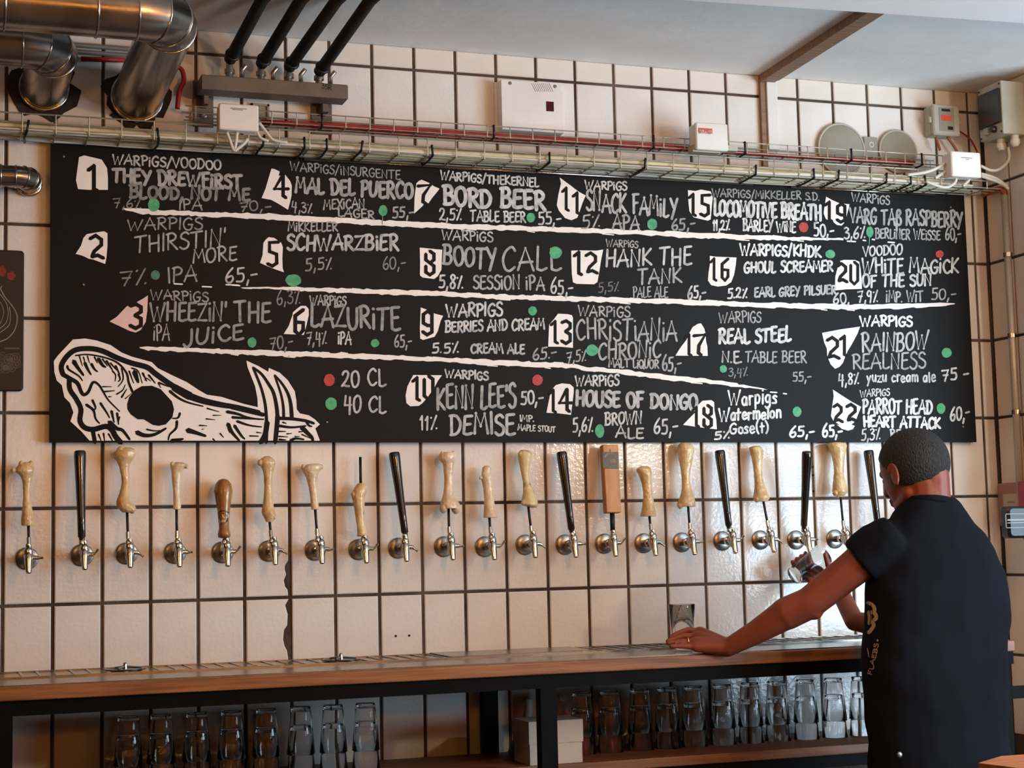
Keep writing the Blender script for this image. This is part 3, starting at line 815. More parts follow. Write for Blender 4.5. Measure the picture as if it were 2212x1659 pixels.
for P, w in (([(275, 835), (310, 890), (370, 970)], 26), ([(385, 850), (415, 915), (445, 965)], 18), ([(210, 880), (225, 915), (320, 975), (360, 1025)], 14), ([(450, 860), (480, 910), (510, 935)], 16), ([(520, 810), (560, 870), (590, 890)], 22), ([(330, 780), (360, 880)], 8), ([(370, 790), (390, 860)], 8), ([(410, 780), (430, 850)], 8), ([(480, 790), (510, 850)], 10), ([(560, 810), (610, 880)], 10), ([(600, 830), (660, 920)], 14), ([(640, 850), (700, 920)], 10), ([(690, 880), (730, 960)], 14), ([(660, 930), (690, 970), (685, 1030)], 10), ([(720, 960), (735, 1010), (715, 1035)], 12), ([(750, 900), (765, 1010), (715, 1085)], 10),
             ([(560, 1085), (650, 1085)], 8), ([(570, 1135), (680, 1125)], 10), ([(620, 1185), (650, 1185)], 8), ([(700, 1160), (760, 1120), (785, 1065)], 9), ([(750, 1190), (800, 1110)], 11), ([(785, 1205), (850, 1150)], 6),
             ([(460, 1220), (490, 1290), (475, 1320)], 14), ([(400, 1265), (470, 1320), (490, 1400), (530, 1450)], 16), ([(540, 1250), (600, 1340), (630, 1395)], 14), ([(650, 1330), (675, 1440)], 16), ([(705, 1350), (720, 1460)], 14), ([(730, 1385), (715, 1450)], 8), ([(630, 1440), (700, 1500), (760, 1520), (830, 1610)], 26),
             ([(825, 930), (870, 1050)], 10), ([(880, 940), (900, 1000), (915, 1040)], 30), ([(850, 900), (915, 930), (955, 1050)], 9), ([(960, 950), (1000, 1030)], 12), ([(1020, 970), (1085, 1050)], 12), ([(985, 1020), (1000, 1000), (1040, 1030)], 8), ([(1120, 1045), (1220, 1085)], 12), ([(1115, 1050), (1140, 1095)], 8),
             ([(1230, 1130), (1320, 1200), (1420, 1245), (1560, 1280)], 16), ([(1600, 1300), (1720, 1335)], 9), ([(1800, 1335), (1900, 1355), (2000, 1390), (2120, 1410)], 18), ([(1900, 1430), (2000, 1465), (2120, 1485)], 14),
             ([(1330, 1350), (1310, 1395), (1255, 1400)], 14), ([(1300, 1430), (1290, 1500), (1230, 1560), (1215, 1615)], 16), ([(905, 1540), (980, 1570), (1080, 1560), (1190, 1500)], 26), ([(1000, 1510), (1080, 1525), (1140, 1520)], 10),
             ([(1660, 1370), (1740, 1370)], 7), ([(1590, 1405), (1680, 1415)], 8), ([(1525, 1470), (1600, 1475)], 9), ([(1550, 1510), (1570, 1505)], 6), ([(1410, 1520), (1480, 1540), (1585, 1575)], 30), ([(1250, 1625), (1360, 1605)], 24), ([(1730, 1550), (1765, 1590)], 9), ([(1660, 1605), (1680, 1625)], 9), ([(1810, 1500), (1825, 1545)], 8), ([(1810, 1460), (1850, 1540), (1920, 1620)], 24), ([(1875, 1475), (1940, 1570), (1975, 1605)], 18), ([(2030, 1575), (2110, 1575)], 8), ([(2095, 1540), (2120, 1540)], 7)):
    S7(w * 1.55, P, w * .7)
poly(sk, z7([(805, 1260), (825, 1190), (880, 1120), (950, 1080), (1050, 1075), (1140, 1110), (1190, 1165), (1250, 1230), (1272, 1310), (1255, 1390), (1190, 1460), (1120, 1475), (1060, 1465), (970, 1410), (910, 1410), (840, 1360), (808, 1310)]), 3)
# tusks
S8(30, [(345, 1640), (350, 1500), (345, 1350), (330, 1230), (290, 1080), (215, 895)], 20)
S8(20, [(215, 895), (300, 960), (370, 1060), (420, 1150), (450, 1290), (460, 1400)], 34)
S8(40, [(460, 1380), (450, 1500), (435, 1640)], 36)
S8(44, [(355, 1440), (335, 1560), (290, 1640)], 40)
S8(26, [(520, 1400), (515, 1280), (490, 1150), (430, 975)], 16)
S8(16, [(430, 970), (500, 1050), (560, 1150), (590, 1260), (600, 1390)], 34)
S8(30, [(470, 1400), (600, 1405), (740, 1425), (820, 1450)], 22)
S8(26, [(740, 1420), (770, 1470), (800, 1480)], 12)
S8(24, [(480, 1475), (600, 1490), (740, 1475)], 14)
for P, w in (([(510, 1440), (545, 1450)], 10), ([(470, 1530), (540, 1530)], 9), ([(550, 1555), (600, 1550)], 8), ([(470, 1580), (560, 1585)], 9), ([(590, 1620), (640, 1600), (720, 1610)], 18), ([(630, 1580), (680, 1580)], 7), ([(670, 1535), (720, 1530)], 8), ([(700, 1490), (750, 1540), (800, 1590), (810, 1625)], 28), ([(700, 1560), (790, 1600)], 8), ([(475, 1610), (540, 1615)], 12), ([(10, 1390), (150, 1400), (320, 1410)], 16), ([(60, 1430), (180, 1470), (300, 1485)], 14), ([(180, 1575), (270, 1580)], 8), ([(250, 1540), (300, 1545)], 8)):
    S8(w * 1.5, P, w * .75)
obj('skull_linework', sk, M_boardink, skull, fix=False)
# screw heads that hold the board
M_screw = mat('screw steel', '#8a8a88', rough=.35, metal=.9)
for (x, y) in ((137, 338), (2053, 448), (2080, 922), (706, 912), (180, 615)):
    c = B(x, y)
    obj('screw', MB().lathe([(.004, 0), (.0045, .002), (.002, .004)], (c.x, BY, c.z), (0, -1, 0), 10), M_screw, board, smooth=True, auto=40)

# ---------------------------------------------------------------- overhead: ducts, trays, boxes
M_galv = mat('galvanised duct', '#8f8a84', '#a8a39c', rough=.24, metal=1., scale=9, bump=.05, bscale=14, rvar=.08)
M_galvring = mat('duct seam', '#b5b0a8', rough=.2, metal=1.)
M_wire = mat('zinc wire', '#a39c88', '#b8b19c', rough=.4, metal=.7, scale=30)
M_cable = mat('beige cable sheath', '#b8a882', '#d2c6a2', rough=.5, scale=8)
M_cablew = mat('white cable sheath', '#c8c2b2', '#d8d3c6', rough=.5, scale=8)
M_redc = mat('red cable sheath', '#8a1414', '#a81c18', rough=.5, scale=12)
M_tie = mat('black cable tie', '#0c0b0b', rough=.5)
M_steelbr = mat('brown painted steel', '#5e5347', '#6b5f52', rough=.5, scale=12, bump=.05)
M_pipeins = mat('black pipe insulation', '#17130f', '#221c17', rough=.8, scale=30, bump=.3, bscale=60)
M_brass = mat('valve metal', '#9a958c', rough=.3, metal=.9)
M_mortar = mat('dark mortar', '#2c241c', '#3a3026', rough=.95, scale=12, bump=.6)
M_grey = mat('grey plastic', '#a9a494', '#b6b1a2', rough=.45, scale=8)
M_grey2 = mat('grey painted metal', '#8a8472', '#979180', rough=.5, scale=7)
M_dark = mat('dark smoked plastic', '#2b2823', rough=.25)
M_redl = mat('red label', '#c0442e', '#cc5540', rough=.5)
M_copper = mat('copper', '#a05a3a', '#b56a46', rough=.35, metal=.9, scale=12)
M_orange = mat('brown conduit', '#8a4a22', '#9a5a30', rough=.5)


def ring(c, ax, R, r=.004, n=24):
    c, ax = Vector(c), Vector(ax).normalized()
    up = Vector((0, 0, 1)) if abs(ax.z) < .9 else Vector((1, 0, 0))
    x = ax.cross(up).normalized()
    y = x.cross(ax)
    rs = []
    for i in range(n):
        t = 2 * math.pi * i / n
        e = x * math.cos(t) + y * math.sin(t)
        rs.append([c + e * (R + r * math.cos(q * math.pi / 3)) + ax * (r * math.sin(q * math.pi / 3)) for q in range(6)])
    return MB().rings(rs, closed=True)


def duct(label, X, Z, yb, R, x_left, rings_x, bend=None, name='ventilation_duct'):
    t = thing(name, label, 'duct', (X, 0, Z - R))
    b = bend or R * 1.25
    cx, cy = X - b, yb + b
    arc = []
    for k in range(4):                                   # segmented elbow
        a = math.radians(90 * k / 3)
        arc.append((cx + b * math.cos(a), cy - b * math.sin(a), Z))
    obj('wall_section', MB().tube([(X, -.002, Z), (X, cy, Z)], R, 28), M_galv, t, smooth=True, auto=40)
    e = MB()
    for p, q2 in zip(arc[:-1], arc[1:]):
        pass
    e.tube([(X, cy + .001, Z)] + arc + [(cx - .001, yb, Z)], R * 1.012, 28)
    obj('elbow', e, M_galv, t, smooth=True, auto=22)
    obj('run', MB().tube([(cx, yb, Z), (x_left, yb, Z)], R, 28), M_galv, t, smooth=True, auto=40)
    for k, p in enumerate(arc):
        a = math.radians(90 * k / 3)
        obj('seam_ring', ring(p, (-math.sin(a), -math.cos(a), 0), R * 1.01, .0032), M_galvring, t, smooth=True)
    for x in rings_x:
        obj('seam_ring', ring((x, yb, Z), (1, 0, 0), R * 1.0, .004), M_galvring, t, smooth=True)
    obj('collar', ring((X, -.014, Z), (0, 1, 0), R * 1.04, .006), M_galvring, t, smooth=True)
    return t


duct('large shiny ventilation duct elbow in front of the smaller duct at upper left', .407, 2.785, -.87, .078, -1.6, (.2, -.04))
duct('second shiny ventilation duct elbow at far upper left, left of the large one', .115, 2.796, -.47, .072, -1.6, (-.075,))
duct('small shiny pipe elbow left of the menu board', .07, 2.478, -.11, .034, -1.2, (-.02,), bend=.045, name='pipe_elbow')
for (X, Z, R) in ((.407, 2.785, .1), (.115, 2.796, .095)):
    rg = random.Random(int(X * 1000))
    pl = [(X + (R + rg.uniform(-.016, .026)) * math.cos(a * math.pi / 12), Z + (R + rg.uniform(-.016, .026)) * math.sin(a * math.pi / 12)) for a in range(24)]
    obj('mortar_patch', MB().prism(pl, -.004, .0055), M_mortar, wall_back)
# red hoses on the wall behind the ducts
rh = MB().tube([(at(175, 127, -.03).x, -.03, at(175, 127, -.03).z), (at(270, 130, -.03).x, -.03, at(270, 130, -.03).z)], .0085, 8)
tag(obj('red_hose', rh, M_redc, smooth=True), 'short red hose on the wall between the two large ducts', 'hose')
cv = catmull([tuple(at(x, y, -.03)) for x, y in ((372, 142), (392, 150), (397, 175), (388, 195), (383, 235))], 6)
tag(obj('red_hose', MB().tube(cv, .008, 8), M_redc, smooth=True), 'curved red hose right of the large duct', 'hose')
# grey conduits high on the wall behind the ducts
for y, lab in ((96, 'upper grey conduit on the wall behind the ducts'), (110, 'lower grey conduit on the wall behind the ducts')):
    p = at(150, y, -.02)
    tag(obj('conduit', MB().tube([(-1.2, -.02, p.z), (.52, -.02, p.z)], .008, 8), M_steelbr, smooth=True), lab, 'conduit')

# pipe manifold with four insulated pipes
mx0, mx1 = .595, 1.079
t = thing('pipe_manifold', 'brown steel pipe manifold bar on wall brackets below four black pipes', 'manifold', ((mx0 + mx1) / 2, 0, 2.70))
obj('bar', MB().rbox((mx0, -.15, 2.787), (mx1, -.07, 2.836), .004, axis=0), M_steelbr, t)
for (xa, xb) in ((.59, .655), (.985, 1.055)):
    b = MB().box((xa, -.012, 2.70), (xb, .0, 2.855)).box((xa + .01, -.075, 2.80), (xb - .01, -.01, 2.83)).box((xa + .025, -.075, 2.76), (xb - .025, -.01, 2.80))
    obj('bracket', b, M_steelbr, t)
    obj('bolt', MB().lathe([(.011, 0), (.011, .006), (.006, .009)], ((xa + xb) / 2, -.012, 2.735), (0, -1, 0), 6), M_brass, t)
text((400, 0, 3.95), '35R', 1165, 752, 1250, 768, 40, 6, .3, f=lambda x, y, k: Vector((at(x, y, -.1505).x, -.1505, at(x, y, -.1505).z)), name='marking', parent=t, m=M_dark)
px4 = [(497, 128, 566), (565, 138, 650), (625, 145, 728), (690, 155, 800)]
for i, (xa, ya, xt) in enumerate(px4):
    p = at(xa, ya, -.12)
    p2 = atz(xt, 0, 2.985)
    tq = (p2 - p).normalized()
    xe = p2.x + .06
    pts = [p, p + (p2 - p) * .5, p2, Vector((xe, BEAM[1] + (xe - BEAM[0]) * BEAM[2] + .005, 3.003))]
    tag(obj('insulated_pipe', MB().tube(pts, .02, 14), M_pipeins, smooth=True), 'black insulated ceiling pipe above the manifold, %s of four from the left' % ORDW[i], 'pipe', 'four black ceiling pipes')
    v = MB().lathe([(.012, 0), (.012, .02), (.017, .02), (.017, .034), (.012, .034), (.012, .06)], (p.x, -.11, 2.836), (0, 0, 1), 12)
    obj('valve', v, M_brass, t, smooth=True, auto=40)
    obj('drain_cock', MB().tube([(p.x + .04, -.11, 2.836), (p.x + .04, -.11, 2.87), (p.x + .052, -.125, 2.885)], .0075, 8), M_brass, t, smooth=True)
    obj('clamp', MB().lathe([(.023, -.006), (.025, 0), (.023, .006)], p + tq * .03, tq, 14), M_tie, t, smooth=True)
# small grey frame on the wall under the manifold
fr = MB()
for bx in (((.78, -.012, 2.70), (.787, 0, 2.79)), ((.835, -.012, 2.70), (.842, 0, 2.79)), ((.78, -.012, 2.783), (.842, 0, 2.79)), ((.787, -.006, 2.70), (.835, 0, 2.783))):
    fr.box(*bx)
tag(obj('wall_fitting', fr, M_grey2), 'small grey framed fitting on the wall under the pipe manifold', 'fitting')


# wire trays
def tray(label, x0, x1, yf, yr, zb, zt, step, r, mids):
    t = thing('cable_tray', label, 'cable tray', ((x0 + x1) / 2, yr, zb))
    for (y, z) in [(yf, zt), (yf, zb), (yr, zb), (yr, zt)] + mids:
        obj('rail_wire', MB().tube([(x0, y, z), (x1, y, z)], r, 6), M_wire, t)
    first = None
    x = x0 + step * .4
    while x < x1:
        if first is None:
            first = obj('cross_wire', MB().tube([(x, yf - r, zt), (x, yf - r, zb - r), (x, yr + r, zb - r), (x, yr + r, zt)], r * .9, 6), M_wire, t)
            x00 = x
        else:
            o = first.copy()
            COL.objects.link(o)
            o.parent = t
            o.location = (x - x00, 0, 0)
        x += step
    return t


trayA = tray('wide wire cable tray full of beige cables along the top of the menu board', -1.2, 3.60, -.18, -.055, 2.607, 2.662, .1, .0026, [(-.18, 2.634), (-.1, 2.6065), (-.14, 2.6065)])
trayB = tray('narrow wire cable tray with red cables on the wall above the wide tray', .55, 3.42, -.10, -.02, 2.705, 2.742, .083, .0022, [(-.06, 2.7045)])
rc = random.Random(11)
for k in range(13):
    y = -.172 + .0088 * k
    zc = 2.607 + .0062 + .010 * (k % 2) + (.01 if k in (3, 4, 8, 9) else 0)
    x0 = -1.2 + rc.uniform(0, .01)
    pts = []
    x = x0
    x1 = rc.uniform(3.42, 3.6)
    ph = rc.uniform(0, 6)
    while x < x1:
        pts.append((x, min(-.062, max(-.173, y + .005 * math.sin(x * 2.3 + ph))), zc + .004 * math.sin(x * 3.1 + ph * 2) + rc.uniform(-.0015, .0015)))
        x += .12
    tag(obj('cable', MB().tube(pts, rc.choice((.0072, .0064, .008)), 7), M_cable if k % 4 else M_cablew, smooth=True), 'beige cable bundled with others in the wide wire tray above the menu board', 'cable', 'beige cables in the wide tray')
for k in range(3):
    pts = []
    x = .8
    while x < 3.40:
        pts.append((x, -.045 - .016 * k + .006 * math.sin(x * 2 + k), 2.712 + .0045 * (k % 2) + .004 * math.sin(x * 3 + k * 2)))
        x += .1
    tag(obj('red_cable', MB().tube(pts, .0062, 7), M_redc, smooth=True), 'red cable lying with others in the narrow wall tray', 'cable', 'red cables in the narrow tray')
for (x, y) in ((58, 292), (343, 303), (568, 322), (658, 322), (706, 326), (780, 332), (935, 342), (1187, 352), (1392, 365), (1632, 375), (1758, 378), (1810, 385), (1914, 392), (1967, 392), (2000, 395)):
    p = at(x, y, -.185)
    w = rc.uniform(-.006, .006)
    obj('cable_tie', MB().tube([(p.x + w, -.186, 2.64), (p.x, -.187, 2.604), (p.x - w, -.12, 2.6), (p.x, -.06, 2.60), (p.x, -.054, 2.625)], .004, 6), M_tie, trayA, smooth=True)
for (x, y) in ((695, 272), (1066, 295), (1411, 315), (1608, 322), (1838, 340), (1990, 350)):
    p = at(x, y, -.1)
    obj('cable_tie', MB().tube([(p.x, -.105, 2.745), (p.x, -.106, 2.70), (p.x, -.06, 2.698)], .004, 6), M_tie, trayB, smooth=True)


tag(obj('light_conduit', MB().tube([(.95, -.048, 2.601), (2.62, -.048, 2.601)], .0042, 8), M_galvring, smooth=True), 'thin bright metal conduit under the wide tray in the middle', 'conduit')
tag(obj('light_conduit', MB().tube([(2.78, -.048, 2.601), (3.4, -.048, 2.601)], .0042, 8), M_galvring, smooth=True), 'thin bright metal conduit under the wide tray at right', 'conduit')

# junction boxes and wall boxes
def box_thing(name, label, cat, lo, hi, m, r=.006, lid=True, ml=None):
    t = thing(name, label, cat, ((lo[0] + hi[0]) / 2, hi[1], lo[2]))
    dpt = hi[1] - lo[1]
    obj('body', MB().rbox((lo[0] + .002, lo[1] + dpt * .3, lo[2] + .002), (hi[0] - .002, hi[1], hi[2] - .002), r), m, t, smooth=True, auto=35)
    if lid:
        obj('lid', MB().rbox(lo, (hi[0], lo[1] + dpt * .33, hi[2]), r), ml or m, t, smooth=True, auto=35)
    return t


M_mark = mat('printed grey', '#7d7466', rough=.6)
t = box_thing('junction_box', 'white junction box hanging in front of the wide tray left of centre', 'junction box', (.636, -.238, 2.636), (.763, -.186, 2.721), M_white)
mk = MB()
for zz, xa, xb in ((2.706, .672, .725), (2.702, .678, .712)):
    mk.box((xa, -.2386, zz - .0012), (xb, -.2379, zz + .0012))
obj('print', mk, M_mark, t)
for i, P in enumerate(([(490, 286), (497, 305), (503, 322), (507, 327)], [(512, 286), (510, 305), (507, 322)], [(535, 300), (525, 312), (512, 322), (507, 326)])):
    tag(obj('white_cable', MB().tube(catmull([tuple(at(x, y, -.205)) for x, y in P], 5), .0055, 8), M_cablew, smooth=True), '%s white cable looping below the left junction box' % ('left', 'middle', 'right')[i], 'cable', 'white cables below the left junction box')
for i, P in enumerate(([(560, 265), (575, 285), (590, 302), (620, 308)], [(556, 285), (563, 298), (580, 305)])):
    tag(obj('white_cable', MB().tube(catmull([tuple(at(x, y, -.2)) for x, y in P], 5), .005, 8), M_cablew, smooth=True), '%s white cable leaving the right side of the left junction box' % ('upper', 'lower')[i], 'cable', 'white cables right of the left junction box')
b2 = ((at(1505, 322, -.172).x, -.172, at(1505, 322, -.172).z), (at(1572, 269, -.172).x, -.108, at(1572, 269, -.172).z + .002))
t = box_thing('junction_box', 'cream junction box with a red label on the narrow tray', 'junction box', b2[0], b2[1], M_white)
lx, lz = at(1509, 276, -.1735), at(1539, 289, -.1735)
obj('sticker', MB().box((lx.x, -.1738, lz.z), (lz.x, -.172, lx.z)), M_redl, t)
text((1505, 269, 1), 'BRAND', 6, 18.5, 32, 20.5, 7, 1.2, .9, f=lambda x, y, k: Vector((at(x, y, -.1745).x, -.1742, at(x, y, -.1745).z)), name='print', parent=t)
for k, (xa, ya, xb, yb) in enumerate(((1492, 319, 1550, 330), (1556, 318, 1588, 327))):
    p, q = at(xa, yb, -.13), at(xb, ya, -.13)
    obj('mounting_foot', MB().box((p.x, -.15, p.z), (q.x, -.11, q.z)), M_grey, t)
b3 = (at(2057, 380, -.245), at(2118, 330, -.245))
t = box_thing('junction_box', 'cream junction box at the right end of the wide tray', 'junction box', (b3[0].x, -.245, b3[0].z), (b3[1].x, -.185, b3[1].z), M_white)
mk = MB()
for yy, xa, xb in ((340, 2076, 2100), (344, 2086, 2094)):
    p, q = at(xa, yy, -.2455), at(xb, yy, -.2455)
    mk.box((p.x, -.2456, p.z - .0012), (q.x, -.2449, p.z + .0012))
obj('print', mk, M_mark, t)
for i, P in enumerate(([(1960, 378), (2000, 372), (2030, 360), (2048, 345)], [(2020, 385), (2035, 375), (2048, 368)], [(2000, 392), (2040, 405), (2062, 395), (2065, 380)], [(2080, 402), (2092, 390), (2095, 380)], [(2118, 358), (2140, 368), (2160, 365), (2180, 345), (2188, 318)], [(2118, 375), (2150, 385), (2175, 402)], [(2118, 380), (2160, 395), (2178, 408)])):
    pl = [at(x, y, -.2) for x, y in P]
    for p in pl:
        p.x = min(p.x, 3.63)
    tag(obj('white_cable', MB().tube(catmull([tuple(p) for p in pl], 6), .006, 8), M_cablew, smooth=True), 'white cable curling around the right-hand junction box, %s of its bunch' % ORDW[i], 'cable', 'white cables at the right junction box')

# large white wall box
t = thing('wall_box', 'large white wall box with a dark red window above the board', 'wall box', (1.765, 0, 2.744))
pl = [(1.649, 2.744), (1.878, 2.744), (1.878, 2.885), (1.867, 2.905), (1.855, 2.921), (1.649, 2.921)]
obj('case', MB().prism(pl, -.06, 0), M_white, t)
for px, py in ((1102, 180), (1199, 187)):
    p = at(px, py, -.06)
    obj('screw', MB().lathe([(.006, 0), (.006, .002), (.003, .003)], (p.x, -.06, p.z), (0, -1, 0), 12), mat('dull screw', '#77726a', rough=.5, metal=.5), t)
p, q = at(1180, 240, -.06), at(1196, 220, -.06)
obj('window', MB().box((p.x, -.0605, p.z), (q.x, -.055, q.z)), mat('dark red window', '#3a0a0a', '#5a1410', rough=.2), t)
for k in range(10):
    p, q = at(1148 + k * 4.2, 180, -.06), at(1157 + k * 4.2, 198, -.06)
    obj('vent_slot', MB().tube([(p.x, -.0602, p.z), (q.x, -.0602, q.z)], .0009, 4), M_mark, t)
p, q = at(1072, 290, -.002), at(1083, 172, -.002)
obj('back_plate', MB().box((1.64, -.012, 2.742), (1.9, 0, 2.925)), M_white, t)

# white trunking with the wooden strip beside it
tag(obj('cable_trunking', MB().rbox((2.708, -.024, 2.745), (2.752, 0, 3.012), .003, axis=2), M_white), 'white vertical cable trunking on the upper wall beside a wooden strip', 'trunking')
struct(obj('trim_2', MB().box((2.686, -.016, 2.62), (2.706, 0, ZC - .001)), M_wood_trim))

# round vent covers
for i, (X, Z, R) in enumerate(((3.021, 2.765, .1), (3.268, 2.772, .083))):
    t = thing('vent_cover', ('larger round grey vent cover on the wall at upper right', 'smaller round grey vent cover on the wall at upper right')[i], 'vent cover', (X, 0, Z - R), 'round vent covers')
    obj('disc', MB().lathe([(R - .004, 0), (R - .004, .012), (R - .012, .016), (.02, .017)], (X, 0, Z), (0, -1, 0), 40), M_grey2, t, smooth=True, auto=30)
    obj('rim', ring((X, -.012, Z), (0, 1, 0), R - .002, .005, 40), M_grey, t, smooth=True)
p, q = at(1868, 340, -.01), at(1894, 297, -.01)
br = MB().box((p.x, -.012, p.z), (q.x, -.008, q.z)).box((p.x + .004, -.01, p.z), (q.x - .004, 0, p.z + .01))
t = tag(obj('vent_bracket', br, M_grey2), 'grey metal bracket between the two round vent covers', 'bracket')
obj('hole_ring', ring((p.x + .03, -.0125, (p.z + q.z) / 2 + .01), (0, 1, 0), .009, .002, 16), M_white, t)

# grey control box near the corner
p, q = at(2018, 290, -.07), at(2072, 228, -.07)
t = box_thing('control_box', 'grey control box with a red label near the ceiling corner', 'control box', (p.x, -.07, p.z), (q.x, 0, q.z), M_grey, .008)
for s_ in (-1, 1):
    xx = p.x - .004 if s_ < 0 else q.x + .004
    obj('lug', MB().rbox((xx - .008, -.06, (p.z + q.z) / 2 - .012), (xx + .008, -.045, (p.z + q.z) / 2 + .012), .004), M_grey, t)
a, b = at(2030, 282, -.0708), at(2060, 234, -.0708)
obj('plate', MB().box((a.x, -.0712, a.z), (b.x, -.0695, b.z)), M_grey2, t)
a, b = at(2034, 260, -.0715), at(2055, 250, -.0715)
obj('sticker', MB().box((a.x, -.0722, a.z), (b.x, -.071, b.z)), mat('bright red label', '#d8402e', '#e05040', rough=.5), t)
a, b = at(2034, 240, -.0715), at(2052, 236, -.0715)
obj('print', MB().box((a.x, -.072, a.z), (b.x, -.071, b.z)), M_dark, t)
a, b = at(2048, 280, -.0715), at(2058, 274, -.0715)
obj('switch', MB().box((a.x, -.074, a.z), (b.x, -.071, b.z)), M_dark, t)
for i, P in enumerate(([(2021, 296), (2027, 312), (2031, 325)], [(2046, 296), (2058, 312), (2068, 328)], [(2072, 283), (2095, 300), (2108, 322), (2113, 335)])):
    tag(obj('conduit', MB().tube(catmull([tuple(at(x, y, -.05)) for x, y in P], 5), .005 if i < 2 else .0035, 8), M_orange if i < 2 else M_redc, smooth=True), ('left brown conduit under the grey control box', 'right brown conduit under the grey control box', 'thin red wire right of the grey control box')[i], 'conduit')

# switch box on the right wall
t = thing('switch_box', 'grey switch box with a dark cover on the right wall at the ceiling', 'switch box', (3.60, -.21, 2.793))
obj('case', MB().rbox((3.55, -.285, 2.793), (XC, -.14, 2.996), .004, axis=0), M_grey, t)
obj('cover', MB().rbox((3.541, -.278, 2.838), (3.552, -.146, 2.97), .004, axis=0), M_dark, t)
obj('knob', MB().lathe([(.013, 0), (.013, .012), (.009, .02)], (3.55, -.235, 2.82), (-1, 0, 0), 14), M_dark, t, smooth=True, auto=40)
obj('button', MB().rbox((3.536, -.205, 2.808), (3.551, -.18, 2.834), .003, axis=0), M_grey, t)
for yy, zz in ((-.15, 2.985), (-.275, 2.985), (-.15, 2.803), (-.275, 2.803)):
    obj('screw', MB().lathe([(.004, 0), (.004, .003)], (3.55, yy, zz), (-1, 0, 0), 8), M_dark, t)
for yy, xx in ((-.2, 3.60), (-.265, 3.615)):
    obj('cable_gland', MB().lathe([(.015, 0), (.015, -.014), (.018, -.016), (.018, -.03), (.01, -.042)], (xx, yy, 2.793), (0, 0, 1), 14), M_white, t, smooth=True, auto=40)

# vertical pipe on the right wall
px_, py_ = 3.638, -.152
t = thing('wall_pipe', 'thin steel pipe running down the right wall near the corner', 'pipe', (px_, py_, 1.45))
obj('tube', MB().tube([(px_, py_, 1.30), (px_, py_, 2.59)], .0135, 14), mat('painted pipe', '#a89a88', '#b5a898', rough=.4, metal=.25, scale=6), t, smooth=True)
obj('copper_elbow', MB().tube(catmull([(px_, py_, 2.58), (px_, py_ + .004, 2.605), (px_ - .005, py_ + .03, 2.618), (px_ - .01, py_ + .12, 2.62)], 5), .0125, 12), M_copper, t, smooth=True)
for zz in (2.36, 2.05, 1.76):
    obj('pipe_clip', MB().lathe([(.0165, -.008), (.0165, .008)], (px_, py_, zz), (0, 0, 1), 14).box((px_, py_ - .004, zz - .004), (XC, py_ + .004, zz + .004)), M_galvring, t)

# fire alarm call point and card terminal at the right edge
t = thing('alarm_box', 'red and pink alarm box on the right wall', 'alarm box', (3.63, -.13, 1.33))
obj('back_plate', MB().rbox((3.628, -.185, 1.335), (XC, -.022, 1.497), .008, axis=0), mat('pale pink plastic', '#8e6258', '#9a7064', rough=.4), t)
obj('label_plate', MB().box((3.6265, -.16, 1.39), (3.6285, -.06, 1.455)), mat('cream label', '#a89a84', rough=.5), t)
obj('print', MB().box((3.626, -.13, 1.42), (3.627, -.085, 1.426)), M_mark, t)
obj('red_case', MB().rbox((3.600, -.32, 1.385), (XC, -.187, 1.497), .004, axis=0), mat('signal red plastic', '#8f1626', '#9c1c2c', rough=.4), t)
obj('front_label', MB().box((3.6085, -.3206, 1.39), (3.645, -.3195, 1.49)), M_white, t)
t = thing('card_terminal', 'black card terminal on a wall arm at the right edge', 'terminal', (3.45, -.45, 1.28))
obj('body', MB().rbox((3.345, -.475, 1.288), (3.52, -.425, 1.40), .014), M_black, t, smooth=True, auto=35)
fr = MB()
M_silver = mat('silver print', '#8d908c', rough=.5)
a, b = at(2173, 1141, -.4755), at(2212, 1109, -.4755)
for lo, hi in (((a.x, a.z), (b.x + .1, a.z + .0025)), ((a.x, b.z - .0025), (b.x + .1, b.z)), ((a.x, a.z), (a.x + .0025, b.z))):
    fr.box((lo[0], -.4765, lo[1]), (hi[0], -.4745, hi[1]))
obj('outline', fr, M_silver, t)
a, b = at(2176, 1125, -.4755), at(2210, 1121, -.4755)
obj('print', MB().box((a.x, -.4765, a.z), (b.x + .04, -.4745, b.z)).box((a.x, -.4765, a.z - .009), (b.x + .03, -.4745, a.z - .006)), M_silver, t)
obj('arm', MB().tube([(3.44, -.43, 1.31), (3.5, -.40, 1.22), (XC, -.39, 1.2)], .012, 10), M_grey2, t, smooth=True)

# dark poster left of the board
t = thing('poster', 'dark poster with red and silver drawing at the left edge', 'poster', (-.15, -.004, 1.816))
pr_ = .057
obj('panel', MB().rbox((-.36, -.014, 1.817), (pr_, -.001, 2.263), .012), mat('poster black', '#17100c', '#1e1510', rough=.5, scale=6), t)
PO = lambda x, y, k: Vector((at(x, y, -.0145).x, -.0145 - .0003 * k - .00003 * (LAY[0] % 9), at(x, y, -.0145).z))
M_pred = mat('poster red', '#6e1a18', '#82241f', rough=.6)
M_psil = mat('poster silver', '#7d746a', '#968c80', rough=.6)
M_pdim = mat('poster grey', '#4d443c', '#5a5047', rough=.6)
ZP = (0, 520, 4.883)
mb = MB()
for (x, y, rx, ry) in ((20, 320, 48, 62), (118, 370, 45, 50)):
    for k in range(5):
        a = k * 1.256
        disc(mb, zp(ZP, [(x + rx * .55 * math.cos(a), y + ry * .55 * math.sin(a))])[0], rx * .5 / 4.883, ry * .45 / 4.883, 1, 10, PO)
        LAY[0] += 1
obj('red_flower', mb, M_pred, t, fix=False)
mb = MB()
